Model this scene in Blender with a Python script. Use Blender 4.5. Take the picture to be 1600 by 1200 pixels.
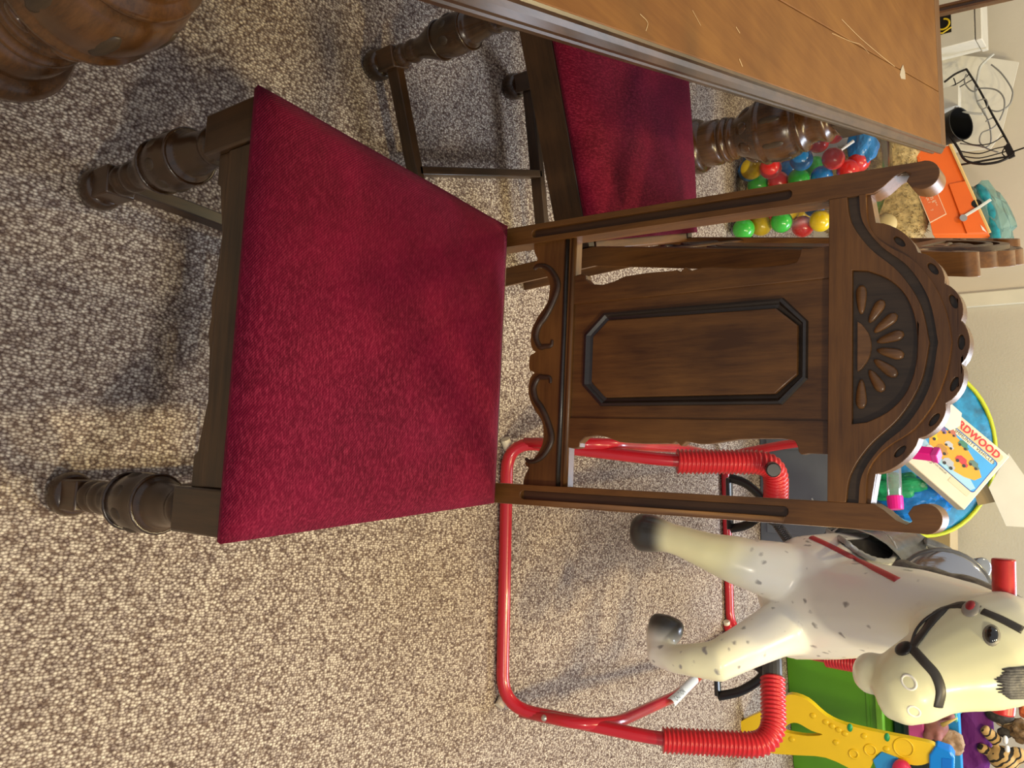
import bpy, bmesh, math, random
from mathutils import Vector, Matrix, noise
from mathutils.geometry import tessellate_polygon
from mathutils.bvhtree import BVHTree
random.seed(7)
SC = bpy.context.scene
for o in list(bpy.data.objects): bpy.data.objects.remove(o)
COL = SC.collection
V = Vector
# ------------------------------------------------------------------ camera
F, PITCH, YAW, ROLL = 1303.83, 0.67461, -0.13673, -0.03910
CAM = V((0.16912, -0.52515, 1.28290))
cd = V((math.sin(YAW)*math.cos(PITCH), math.cos(YAW)*math.cos(PITCH), -math.sin(PITCH)))
_r = cd.cross(V((0, 0, 1))).normalized(); _u = _r.cross(cd)
cr = math.cos(ROLL)*_r + math.sin(ROLL)*_u          # towards the photograph's bottom edge
cu = -math.sin(ROLL)*_r + math.cos(ROLL)*_u         # world up = towards the photograph's right edge
camd = bpy.data.cameras.new('camera'); camo = bpy.data.objects.new('camera', camd); COL.objects.link(camo)
camd.sensor_fit = 'HORIZONTAL'; camd.sensor_width = 36; camd.lens = 36*F/1600
camd.clip_start = 0.02
M = Matrix((cu, -cr, -cd)).transposed().to_4x4(); M.translation = CAM
camo.matrix_world = M
SC.camera = camo
# ------------------------------------------------------------------ world, lamps, exposure
W = bpy.data.worlds.new('world'); SC.world = W; W.use_nodes = True
W.node_tree.nodes['Background'].inputs[0].default_value = (0.95, 0.95, 1.0, 1)
W.node_tree.nodes['Background'].inputs[1].default_value = 0.36
SC.view_settings.view_transform = 'Standard'; SC.view_settings.look = 'None'
SC.view_settings.exposure = 0.40; SC.view_settings.gamma = 1.0
SC.view_settings.use_curve_mapping = False
def area(name, loc, target, sx, sy, power, col):
    l = bpy.data.lights.new(name, 'AREA'); l.shape = 'RECTANGLE'; l.size = sx; l.size_y = sy; l.energy = power; l.color = col
    o = bpy.data.objects.new(name, l); COL.objects.link(o); o.location = loc
    o.rotation_euler = (V(target)-V(loc)).to_track_quat('-Z', 'Y').to_euler()
    return o
def spot(name, loc, power, col, radius=.06):
    l = bpy.data.lights.new(name, 'POINT'); l.energy = power; l.color = col; l.shadow_soft_size = radius
    o = bpy.data.objects.new(name, l); COL.objects.link(o); o.location = loc
    return o
WARM = (1.0, 0.80, 0.40)
spot('ceiling_lamp', (0.95, 0.62, 2.40), 64, WARM, .08)
spot('ceiling_lamp', (0.85, 1.35, 2.40), 52, WARM, .08)
spot('ceiling_lamp', (1.60, -0.80, 2.40), 76, (1.0, .88, .68), .12)
spot('ceiling_lamp', (-0.85, 2.05, 2.40), 36, WARM, .08)
area('window_light', (0.7, 3.25, 2.15), (0.5, 1.1, 0.3), 1.3, .8, 62, (0.74, 0.84, 1.0))

# ------------------------------------------------------------------ pixel helpers (photograph frame 1600x1200)
def ray(x, y): return cd*F + cu*(x-800) + cr*(y-600)
def at_y(x, y, Y):
    d = ray(x, y); return CAM + d*((Y-CAM.y)/d.y)
def at_z(x, y, Z):
    d = ray(x, y); return CAM + d*((Z-CAM.z)/d.z)
def at_pl(x, y, P, n):
    d = ray(x, y); return CAM + d*((P-CAM).dot(n)/d.dot(n))

# ------------------------------------------------------------------ materials
MATS = {}
def pbr(name, col, rough=.5, metal=0, coat=0, trans=0, sheen=0, spec=.5, noise_amt=0, noise_scale=8, bump=0, bump_scale=40, alpha=1, sss=0):
    if name in MATS: return MATS[name]
    m = bpy.data.materials.new(name); m.use_nodes = True; nt = m.node_tree; b = nt.nodes['Principled BSDF']
    c = (*col, 1)
    b.inputs['Base Color'].default_value = c; b.inputs['Roughness'].default_value = rough; b.inputs['Metallic'].default_value = metal
    b.inputs['Coat Weight'].default_value = coat; b.inputs['Transmission Weight'].default_value = trans
    b.inputs['Sheen Weight'].default_value = sheen; b.inputs['Specular IOR Level'].default_value = spec; b.inputs['Alpha'].default_value = alpha
    if sss: b.inputs['Subsurface Weight'].default_value = sss; b.inputs['Subsurface Radius'].default_value = (.02, .015, .01)
    tc = nt.nodes.new('ShaderNodeTexCoord')
    n = nt.nodes.new('ShaderNodeTexNoise'); n.inputs['Scale'].default_value = noise_scale; n.inputs['Detail'].default_value = 5
    nt.links.new(tc.outputs['Object'], n.inputs['Vector'])
    a = noise_amt if noise_amt else .06
    r = nt.nodes.new('ShaderNodeValToRGB')
    r.color_ramp.elements[0].position = .3; r.color_ramp.elements[1].position = .7
    r.color_ramp.elements[0].color = tuple(max(0, v*(1-a)) for v in col)+(1,)
    r.color_ramp.elements[1].color = tuple(min(1, v*(1+a)) for v in col)+(1,)
    nt.links.new(n.outputs[0], r.inputs[0]); nt.links.new(r.outputs[0], b.inputs['Base Color'])
    if bump:
        n2 = nt.nodes.new('ShaderNodeTexNoise'); n2.inputs['Scale'].default_value = bump_scale; n2.inputs['Detail'].default_value = 3
        nt.links.new(tc.outputs['Object'], n2.inputs['Vector'])
        bp = nt.nodes.new('ShaderNodeBump'); bp.inputs['Strength'].default_value = bump; bp.inputs['Distance'].default_value = .004
        nt.links.new(n2.outputs[0], bp.inputs['Height']); nt.links.new(bp.outputs[0], b.inputs['Normal'])
    MATS[name] = m; return m
def wood(name, axis, dark, light, rough=.40, scale=1.0, coat=.10):
    if name in MATS: return MATS[name]
    m = bpy.data.materials.new(name); m.use_nodes = True; nt = m.node_tree; L = nt.links; b = nt.nodes['Principled BSDF']
    tc = nt.nodes.new('ShaderNodeTexCoord'); mp = nt.nodes.new('ShaderNodeMapping')
    s = [1, 1, 1]; s['xyz'.index(axis)] = .06
    mp.inputs['Scale'].default_value = [v*scale for v in s]
    L.new(tc.outputs['Object'], mp.inputs['Vector'])
    n1 = nt.nodes.new('ShaderNodeTexNoise'); n1.inputs['Scale'].default_value = 170; n1.inputs['Detail'].default_value = 6; n1.inputs['Roughness'].default_value = .7
    n2 = nt.nodes.new('ShaderNodeTexNoise'); n2.inputs['Scale'].default_value = 28; n2.inputs['Detail'].default_value = 4; n2.inputs['Distortion'].default_value = .6
    n3 = nt.nodes.new('ShaderNodeTexNoise'); n3.inputs['Scale'].default_value = 9; n3.inputs['Detail'].default_value = 3
    for n in (n1, n2): L.new(mp.outputs[0], n.inputs['Vector'])
    L.new(tc.outputs['Object'], n3.inputs['Vector'])
    mx = nt.nodes.new('ShaderNodeMix'); mx.data_type = 'FLOAT'; mx.inputs[0].default_value = .5
    L.new(n1.outputs[0], mx.inputs[2]); L.new(n2.outputs[0], mx.inputs[3])
    mx2 = nt.nodes.new('ShaderNodeMix'); mx2.data_type = 'FLOAT'; mx2.inputs[0].default_value = .35
    L.new(mx.outputs[0], mx2.inputs[2]); L.new(n3.outputs[0], mx2.inputs[3])
    r = nt.nodes.new('ShaderNodeValToRGB'); r.color_ramp.elements[0].position = .38; r.color_ramp.elements[1].position = .62
    r.color_ramp.elements[0].color = (*dark, 1); r.color_ramp.elements[1].color = (*light, 1)
    L.new(mx2.outputs[0], r.inputs[0]); L.new(r.outputs[0], b.inputs['Base Color'])
    b.inputs['Roughness'].default_value = rough; b.inputs['Coat Weight'].default_value = coat; b.inputs['Coat Roughness'].default_value = .25
    bp = nt.nodes.new('ShaderNodeBump'); bp.inputs['Strength'].default_value = .25; bp.inputs['Distance'].default_value = .001
    L.new(mx.outputs[0], bp.inputs['Height']); L.new(bp.outputs[0], b.inputs['Normal'])
    MATS[name] = m; return m
DK, LT = (.058, .0205, .0042), (.195, .080, .0165)
WX = wood('oak_along_x', 'x', DK, LT); WZ = wood('oak_along_z', 'z', DK, LT); WY = wood('oak_along_y', 'y', DK, LT)
WDARK = wood('oak_turned', 'z', (.014, .007, .003), (.060, .027, .010), .26, 1, .4)
WCARVE = wood('oak_carved', 'z', (.085, .036, .010), (.26, .118, .036), .30)
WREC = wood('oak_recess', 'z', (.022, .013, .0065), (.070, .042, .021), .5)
WBLK = wood('oak_dark_block', 'z', (.016, .008, .003), (.075, .034, .012), .34, 1, .3)
WBLY = wood('oak_dark_rail', 'y', (.016, .008, .003), (.075, .034, .012), .36, 1, .2)
WBLX = wood('oak_dark_bar', 'x', (.020, .010, .004), (.085, .040, .014), .36, 1, .2)
WFL = wood('oak_flute', 'z', (.022, .009, .003), (.075, .033, .011), .45)  # darker oak puts groove shade into the flutes' colour; scroll beads share it
WMOLD = wood('oak_moulding', 'z', (.010, .007, .005), (.035, .024, .016), .35, 1, .4)
WTL = wood('table_leg_oak', 'z', (.028, .011, .003), (.115, .046, .012), .24, 1, .45)
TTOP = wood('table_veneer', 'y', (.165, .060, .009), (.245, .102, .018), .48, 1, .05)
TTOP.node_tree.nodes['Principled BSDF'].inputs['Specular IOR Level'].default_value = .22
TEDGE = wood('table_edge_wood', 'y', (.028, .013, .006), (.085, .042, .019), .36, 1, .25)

def velvet():
    m = bpy.data.materials.new('crimson_velvet'); m.use_nodes = True; nt = m.node_tree; L = nt.links; b = nt.nodes['Principled BSDF']
    tc = nt.nodes.new('ShaderNodeTexCoord')
    n = nt.nodes.new('ShaderNodeTexNoise'); n.inputs['Scale'].default_value = 11; n.inputs['Detail'].default_value = 9; n.inputs['Roughness'].default_value = .72
    L.new(tc.outputs['Object'], n.inputs['Vector'])
    f = nt.nodes.new('ShaderNodeTexNoise'); f.inputs['Scale'].default_value = 520; f.inputs['Detail'].default_value = 2
    L.new(tc.outputs['Object'], f.inputs['Vector'])
    w = nt.nodes.new('ShaderNodeTexWave'); w.inputs['Scale'].default_value = 150; w.inputs['Distortion'].default_value = .8; w.bands_direction = 'DIAGONAL'
    L.new(tc.outputs['Object'], w.inputs['Vector'])
    r = nt.nodes.new('ShaderNodeValToRGB'); e = r.color_ramp.elements
    e[0].position = .40; e[0].color = (.090, .0006, .012, 1); e[1].position = .66; e[1].color = (.145, .0015, .021, 1)
    L.new(n.outputs[0], r.inputs[0])
    mpv = nt.nodes.new('ShaderNodeMapping'); mpv.inputs['Scale'].default_value = (.35, 1, 1); L.new(tc.outputs['Object'], mpv.inputs['Vector'])
    f2 = nt.nodes.new('ShaderNodeTexNoise'); f2.inputs['Scale'].default_value = 330; f2.inputs['Detail'].default_value = 4; f2.inputs['Roughness'].default_value = .8
    L.new(mpv.outputs[0], f2.inputs['Vector'])
    # shade over one half of the seat, put into the fleck colour
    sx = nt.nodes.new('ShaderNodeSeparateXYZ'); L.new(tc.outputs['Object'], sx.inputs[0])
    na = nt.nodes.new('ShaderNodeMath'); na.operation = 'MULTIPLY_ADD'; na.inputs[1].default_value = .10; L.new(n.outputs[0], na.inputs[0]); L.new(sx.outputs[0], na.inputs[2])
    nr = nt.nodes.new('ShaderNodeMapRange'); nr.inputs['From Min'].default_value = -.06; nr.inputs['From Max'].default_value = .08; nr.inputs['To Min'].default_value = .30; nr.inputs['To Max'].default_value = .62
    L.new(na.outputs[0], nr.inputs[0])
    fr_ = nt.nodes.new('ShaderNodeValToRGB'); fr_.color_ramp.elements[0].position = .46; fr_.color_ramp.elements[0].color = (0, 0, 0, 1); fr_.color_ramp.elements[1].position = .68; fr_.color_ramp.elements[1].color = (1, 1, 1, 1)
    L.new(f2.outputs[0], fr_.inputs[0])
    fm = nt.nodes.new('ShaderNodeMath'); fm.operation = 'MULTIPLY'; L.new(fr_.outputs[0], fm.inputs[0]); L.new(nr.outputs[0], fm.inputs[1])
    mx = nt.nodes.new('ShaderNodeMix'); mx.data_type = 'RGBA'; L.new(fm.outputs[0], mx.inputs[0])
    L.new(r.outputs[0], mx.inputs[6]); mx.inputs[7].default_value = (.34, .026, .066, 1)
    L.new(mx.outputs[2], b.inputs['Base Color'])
    b.inputs['Roughness'].default_value = .85; b.inputs['Specular IOR Level'].default_value = .15
    b.inputs['Sheen Weight'].default_value = .18; b.inputs['Sheen Roughness'].default_value = .4; b.inputs['Sheen Tint'].default_value = (.9, .15, .25, 1)
    ad = nt.nodes.new('ShaderNodeMath'); ad.operation = 'MULTIPLY_ADD'; ad.inputs[1].default_value = .6
    L.new(w.outputs[0], ad.inputs[0]); L.new(f.outputs[0], ad.inputs[2])
    bp = nt.nodes.new('ShaderNodeBump'); bp.inputs['Strength'].default_value = .5; bp.inputs['Distance'].default_value = .0012
    L.new(ad.outputs[0], bp.inputs['Height']); L.new(bp.outputs[0], b.inputs['Normal'])
    return m
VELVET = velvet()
def carpet():
    m = bpy.data.materials.new('loop_pile_carpet'); m.use_nodes = True; nt = m.node_tree; L = nt.links; b = nt.nodes['Principled BSDF']
    tc = nt.nodes.new('ShaderNodeTexCoord'); mp = nt.nodes.new('ShaderNodeMapping')
    mp.inputs['Scale'].default_value = (1.05, .80, 1); mp.inputs['Rotation'].default_value = (0, 0, .1)
    L.new(tc.outputs['Object'], mp.inputs['Vector'])
    v = nt.nodes.new('ShaderNodeTexVoronoi'); v.inputs['Scale'].default_value = 215; v.inputs['Randomness'].default_value = .75
    L.new(mp.outputs[0], v.inputs['Vector'])
    sp = nt.nodes.new('ShaderNodeSeparateColor'); L.new(v.outputs['Color'], sp.inputs[0])
    n = nt.nodes.new('ShaderNodeTexNoise'); n.inputs['Scale'].default_value = 70; n.inputs['Detail'].default_value = 3
    L.new(mp.outputs[0], n.inputs['Vector'])
    ad = nt.nodes.new('ShaderNodeMix'); ad.data_type = 'FLOAT'; ad.inputs[0].default_value = .45
    L.new(sp.outputs[0], ad.inputs[2]); L.new(n.outputs[0], ad.inputs[3])
    r = nt.nodes.new('ShaderNodeValToRGB'); e = r.color_ramp.elements
    e[0].position = .10; e[0].color = (.30, .225, .200, 1)
    e[1].position = .88; e[1].color = (.98, .88, .70, 1)
    for p, c in ((.30, (.42, .335, .28, 1)), (.5, (.68, .58, .47, 1)), (.70, (.84, .73, .59, 1))):
        q = e.new(p); q.color = c
    L.new(ad.outputs[0], r.inputs[0])
    # dark gaps between the loops
    r2 = nt.nodes.new('ShaderNodeValToRGB'); r2.color_ramp.elements[0].position = .22; r2.color_ramp.elements[0].color = (1, 1, 1, 1)
    r2.color_ramp.elements[1].position = .72; r2.color_ramp.elements[1].color = (.27, .22, .21, 1)
    L.new(v.outputs['Distance'], r2.inputs[0])
    mx = nt.nodes.new('ShaderNodeMix'); mx.data_type = 'RGBA'; mx.blend_type = 'MULTIPLY'; mx.inputs[0].default_value = 1
    L.new(r.outputs[0], mx.inputs[6]); L.new(r2.outputs[0], mx.inputs[7]); L.new(mx.outputs[2], b.inputs['Base Color'])
    b.inputs['Roughness'].default_value = .95; b.inputs['Specular IOR Level'].default_value = .1
    bp = nt.nodes.new('ShaderNodeBump'); bp.inputs['Strength'].default_value = .9; bp.inputs['Distance'].default_value = .004; bp.invert = True
    L.new(v.outputs['Distance'], bp.inputs['Height']); L.new(bp.outputs[0], b.inputs['Normal'])
    return m
CARPET = carpet()
def clear(name, tint=(1, 1, 1), gloss=.12, rough=.08, body=None, body_amt=0):
    if name in MATS: return MATS[name]
    m = bpy.data.materials.new(name); m.use_nodes = True; nt = m.node_tree; L = nt.links
    for n in list(nt.nodes):
        if n.type == 'BSDF_PRINCIPLED': nt.nodes.remove(n)
    out = [n for n in nt.nodes if n.type == 'OUTPUT_MATERIAL'][0]
    t = nt.nodes.new('ShaderNodeBsdfTransparent'); t.inputs[0].default_value = (*tint, 1)
    g = nt.nodes.new('ShaderNodeBsdfGlossy'); g.inputs['Roughness'].default_value = rough
    mx = nt.nodes.new('ShaderNodeMixShader')
    fr = nt.nodes.new('ShaderNodeFresnel'); fr.inputs[0].default_value = 1.3
    ml = nt.nodes.new('ShaderNodeMath'); ml.operation = 'MULTIPLY_ADD'; ml.inputs[1].default_value = 1.0; ml.inputs[2].default_value = gloss*.4
    L.new(fr.outputs[0], ml.inputs[0]); L.new(ml.outputs[0], mx.inputs[0])
    L.new(t.outputs[0], mx.inputs[1]); L.new(g.outputs[0], mx.inputs[2])
    last = mx
    if body:
        d = nt.nodes.new('ShaderNodeBsdfDiffuse'); d.inputs[0].default_value = (*body, 1)
        m2 = nt.nodes.new('ShaderNodeMixShader'); m2.inputs[0].default_value = body_amt
        L.new(mx.outputs[0], m2.inputs[1]); L.new(d.outputs[0], m2.inputs[2]); last = m2
    L.new(last.outputs[0], out.inputs[0])
    MATS[name] = m; return m

# ------------------------------------------------------------------ mesh helpers
def mk(name, bm, mat, parent=None, smooth=False, bevel=0, seg=2, label=None):
    me = bpy.data.meshes.new(name); bmesh.ops.recalc_face_normals(bm, faces=bm.faces[:]); bm.to_mesh(me); bm.free()
    for m in (mat if isinstance(mat, (list, tuple)) else [mat]): me.materials.append(m)
    if smooth:
        for p in me.polygons: p.use_smooth = True
    o = bpy.data.objects.new(name, me); COL.objects.link(o)
    if parent: o.parent = parent
    if bevel:
        b = o.modifiers.new('bevel', 'BEVEL'); b.width = bevel; b.segments = seg; b.limit_method = 'ANGLE'; b.angle_limit = .6
        for p in me.polygons: p.use_smooth = True
        me.set_sharp_from_angle(angle=.7) if hasattr(me, 'set_sharp_from_angle') else None
    if label: o['label'] = label
    return o
def thing(name, label, cat, loc=(0, 0, 0), rotz=0, group=None):
    o = bpy.data.objects.new(name, None); COL.objects.link(o); o.location = loc; o.rotation_euler = (0, 0, rotz)
    o.empty_display_size = .05
    o['label'] = label; o['category'] = cat
    if group: o['group'] = group
    return o
def tag(o, label, cat, group=None):
    o['label'] = label; o['category'] = cat
    if group: o['group'] = group
    return o
def structure(o): o['kind'] = 'structure'; return o
def bx(bm, lo, hi, f=None, mi=0):
    vs = [V((x, y, z)) for x in (lo[0], hi[0]) for y in (lo[1], hi[1]) for z in (lo[2], hi[2])]
    if f: vs = [f(v) for v in vs]
    v = [bm.verts.new(p) for p in vs]
    for q in ((0, 1, 3, 2), (4, 6, 7, 5), (0, 4, 5, 1), (2, 3, 7, 6), (0, 2, 6, 4), (1, 5, 7, 3)):
        bm.faces.new([v[i] for i in q]).material_index = mi
    return bm
def box8(bm, pts, mi=0):
    v = [bm.verts.new(p) for p in pts]    # bottom 4 ccw, top 4 ccw
    for q in ((3, 2, 1, 0), (4, 5, 6, 7), (0, 1, 5, 4), (1, 2, 6, 5), (2, 3, 7, 6), (3, 0, 4, 7)):
        bm.faces.new([v[i] for i in q]).material_index = mi
    return bm
def prism(bm, outer, y0, y1, f, holes=(), mi=0):
    """polygon (a,b) swept from y0 to y1; f(a,y,b) -> point"""
    def clean(l):
        o = []
        for p in l:
            if not o or (abs(p[0]-o[-1][0])+abs(p[1]-o[-1][1])) > 1e-7: o.append(p)
        if abs(o[0][0]-o[-1][0])+abs(o[0][1]-o[-1][1]) < 1e-7: o.pop()
        return o
    loops = [clean(outer)]+[clean(h) for h in holes]
    flat = [p for l in loops for p in l]
    tris = tessellate_polygon([[V((a, b, 0)) for a, b in l] for l in loops])
    fr = [bm.verts.new(f(a, y0, b)) for a, b in flat]; bk = [bm.verts.new(f(a, y1, b)) for a, b in flat]
    for t in tris:
        try:
            bm.faces.new([fr[i] for i in t]).material_index = mi
            bm.faces.new([bk[i] for i in reversed(t)]).material_index = mi
        except ValueError: pass
    s = 0
    for l in loops:
        n = len(l)
        for i in range(n):
            j = (i+1) % n
            try: bm.faces.new((fr[s+i], fr[s+j], bk[s+j], bk[s+i])).material_index = mi
            except ValueError: pass
        s += n
    return bm
def lathe(bm, prof, c=(0, 0), n=32, mi=0, f=None):
    rings = []
    for r, z in prof:
        rg = []
        for i in range(n):
            a = 2*math.pi*i/n; p = V((c[0]+r*math.cos(a), c[1]+r*math.sin(a), z))
            rg.append(bm.verts.new(f(p) if f else p))
        rings.append(rg)
    for a, b in zip(rings, rings[1:]):
        for i in range(n): bm.faces.new((a[i], a[(i+1) % n], b[(i+1) % n], b[i])).material_index = mi
    bm.faces.new(rings[0][::-1]).material_index = mi; bm.faces.new(rings[-1]).material_index = mi
    return bm
def spline(pts, k=6, closed=False):
    pts = [V(p) for p in pts]; out = []; n = len(pts)
    for i in range(n if closed else n-1):
        g = (lambda j: pts[j % n]) if closed else (lambda j: pts[max(0, min(n-1, j))])
        p0, p1, p2, p3 = g(i-1), g(i), g(i+1), g(i+2)
        for s in range(k):
            t = s/k
            out.append(.5*((2*p1)+(p2-p0)*t+(2*p0-5*p1+4*p2-p3)*t*t+(-p0+3*p1-3*p2+p3)*t**3))
    if not closed: out.append(pts[-1])
    return out
def round_path(pts, rad, k=6):
    pts = [V(p) for p in pts]; out = [pts[0]]
    for i in range(1, len(pts)-1):
        a, b, c = pts[i-1], pts[i], pts[i+1]
        r = min(rad, (a-b).length*.45, (c-b).length*.45)
        p, q = b+(a-b).normalized()*r, b+(c-b).normalized()*r
        for s in range(k+1):
            t = s/k; out.append((1-t)**2*p+2*t*(1-t)*b+t*t*q)
    out.append(pts[-1]); return out
def tube(bm, pts, rad, n=10, ref=None, flat=1.0, mi=0, caps=True, closed=False):
    pts = [V(p) for p in pts]; N = len(pts)
    rads = rad if isinstance(rad, (list, tuple)) else [rad]*N
    rings = []; u = None
    for i in range(N):
        if closed: t = (pts[(i+1) % N]-pts[i-1]).normalized()
        else: t = (pts[min(i+1, N-1)]-pts[max(i-1, 0)]).normalized()
        if ref is not None:
            rv = ref[i] if isinstance(ref, list) else V(ref)
            u = rv-t*rv.dot(t)
        elif u is None:
            h = V((0, 0, 1)) if abs(t.z) < .9 else V((1, 0, 0)); u = h-t*h.dot(t)
        else: u = u-t*u.dot(t)
        if u.length < 1e-6: u = t.orthogonal()
        u.normalize(); w = t.cross(u)
        r = rads[i]; ra, rb = r if isinstance(r, (list, tuple)) else (r*flat, r)
        rings.append([bm.verts.new(pts[i]+u*(ra*math.cos(2*math.pi*j/n))+w*(rb*math.sin(2*math.pi*j/n))) for j in range(n)])
    R = list(zip(rings, rings[1:]))
    if closed: R.append((rings[-1], rings[0]))
    for a, b in R:
        for i in range(n): bm.faces.new((a[i], a[(i+1) % n], b[(i+1) % n], b[i])).material_index = mi
    if caps and not closed:
        bm.faces.new(rings[0][::-1]).material_index = mi; bm.faces.new(rings[-1]).material_index = mi
    return bm
def ball(bm, c, r, seg=16, mi=0, f=None):
    """ellipsoid; r scalar or (rx,ry,rz); f optional rotation matrix"""
    r = (r, r, r) if not isinstance(r, (tuple, list)) else r
    g = bmesh.ops.create_uvsphere(bm, u_segments=seg, v_segments=max(6, seg//2+2), radius=1)
    for v in g['verts']:
        p = V((v.co.x*r[0], v.co.y*r[1], v.co.z*r[2])); v.co = V(c)+(f @ p if f else p)
        for q in v.link_faces: q.material_index = mi
    return bm
def remeshed(name, bm, mat, parent, voxel=.008, smooth=6, label=None):
    """one continuous skin grown around overlapping lofts"""
    o = mk(name, bm, mat, parent, smooth=True)
    r = o.modifiers.new('r', 'REMESH'); r.mode = 'VOXEL'; r.voxel_size = voxel; r.use_smooth_shade = True
    if smooth:
        s = o.modifiers.new('s', 'SMOOTH'); s.iterations = smooth; s.factor = .5
    dg = bpy.context.evaluated_depsgraph_get(); me = bpy.data.meshes.new_from_object(o.evaluated_get(dg))
    o.modifiers.clear(); o.data = me
    for p in me.polygons: p.use_smooth = True
    if label: o['label'] = label
    return o
def text_mesh(name, s, mat, parent, origin, ux, uy, size, thick=.0006, space=1.0, bold=0):
    c = bpy.data.curves.new(name, 'FONT'); c.body = s; c.size = 1; c.extrude = .0; c.offset = bold; c.space_character = space
    t = bpy.data.objects.new(name, c); COL.objects.link(t)
    dg = bpy.context.evaluated_depsgraph_get(); me = bpy.data.meshes.new_from_object(t.evaluated_get(dg))
    bpy.data.objects.remove(t)
    ux, uy = V(ux).normalized(), V(uy).normalized(); uz = ux.cross(uy)
    for v in me.vertices: v.co = V(origin)+ux*v.co.x*size+uy*v.co.y*size+uz*thick
    me.materials.clear(); me.materials.append(mat)
    o = bpy.data.objects.new(name, me); COL.objects.link(o); o.parent = parent
    return o
def copy_thing(src, label, loc, rz, group=None):
    c = src.copy(); COL.objects.link(c); c.location = loc; c.rotation_euler = (0, 0, rz); c['label'] = label
    if group: c['group'] = group
    for ch in src.children:
        d = ch.copy(); COL.objects.link(d); d.parent = c
        for g in ch.children:
            e = g.copy(); COL.objects.link(e); e.parent = d
    return c

# ================================================================== THE ROOM
def wall_y(x): return 3.32+0.12*x
bm = bmesh.new(); bx(bm, (-4, -3, -.05), (4, 5, 0)); structure(mk('floor', bm, CARPET))
wd = V((1, .12, 0)).normalized(); wn = V((.12, -1, 0)).normalized()
def wp(x, out=0, z=0): return V((x, wall_y(x), z))+wn*out
def wall_slab(name, x0, x1, z0, z1, out, mat, bev=0):
    bm = bmesh.new(); a, b = wp(x0), wp(x1)
    pts = [a+wn*out, b+wn*out, b-wn*.06, a-wn*.06]
    box8(bm, [p+V((0, 0, z0)) for p in pts]+[p+V((0, 0, z1)) for p in pts])
    return structure(mk(name, bm, mat, bevel=bev))
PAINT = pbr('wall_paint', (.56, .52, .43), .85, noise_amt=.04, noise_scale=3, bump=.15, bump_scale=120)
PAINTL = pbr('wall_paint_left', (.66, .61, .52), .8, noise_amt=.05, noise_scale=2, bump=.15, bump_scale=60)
CREAM = pbr('trim_paint', (.74, .71, .58), .5)
tx = at_y(1550, 467, wall_y(-.6)).x
wall_slab('wall_back', tx, 4, 0, 2.7, 0, PAINT)
wall_slab('wall_left', -4, tx, 0, 2.7, .0, PAINTL)
wall_slab('trim_1', tx-.030, tx+.028, 0, 2.7, .02, CREAM, .004)
wall_slab('baseboard_back', tx+.03, 4, 0, .09, .015, CREAM, .004)

# ================================================================== DINING CHAIR
WF, WB, D, HT, LEAN, HS = .5192, .4296, .4528, 1.066, .0346, .469
YB0 = D+.01
SPLAY = .004
def S(a, y, b):                       # back plane: (x, depth behind the post front, z), leaning
    return V((a, YB0+y+(LEAN*(b-HS)/(HT-HS) if b > HS else SPLAY*(HS-b)/HS), b))
def arc(c, r, a0, a1, n): return [(c[0]+r*math.cos(a0+(a1-a0)*i/n), c[1]+r*math.sin(a0+(a1-a0)*i/n)) for i in range(n+1)]
def sp2(pts, k=5): return [(p.x, p.y) for p in spline([V((a, b, 0)) for a, b in pts], k)]
def mir(pts): return [(-a, b) for a, b in reversed(pts)]
def chair_leg_mesh(sx):
    cx, cy = sx*.2285, .0305
    bm = bmesh.new()
    prof = [(.024, 0), (.029, .004), (.0320, .014), (.0322, .026), (.029, .036), (.025, .040)]
    lathe(bm, prof, (cx, cy), 28)
    prof = [(.019, .080), (.0205, .084), (.0225, .090), (.0225, .097), (.0195, .102), (.0180, .106), (.0190, .110), (.0225, .118), (.0230, .126), (.0205, .133), (.0190, .137),
            (.0200, .143), (.0240, .156), (.0290, .170), (.0335, .182), (.0355, .190), (.0365, .195), (.0352, .200), (.0358, .206), (.0385, .220), (.0390, .234), (.0375, .248), (.0350, .258),
            (.0355, .262), (.0360, .267), (.0350, .272), (.0310, .275), (.0285, .281), (.0275, .292), (.0250, .308), (.0228, .320), (.0240, .325), (.0262, .331), (.0255, .338), (.0225, .342), (.021, .352)]
    lathe(bm, prof, (cx, cy), 36)
    return bm, cx, cy
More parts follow.
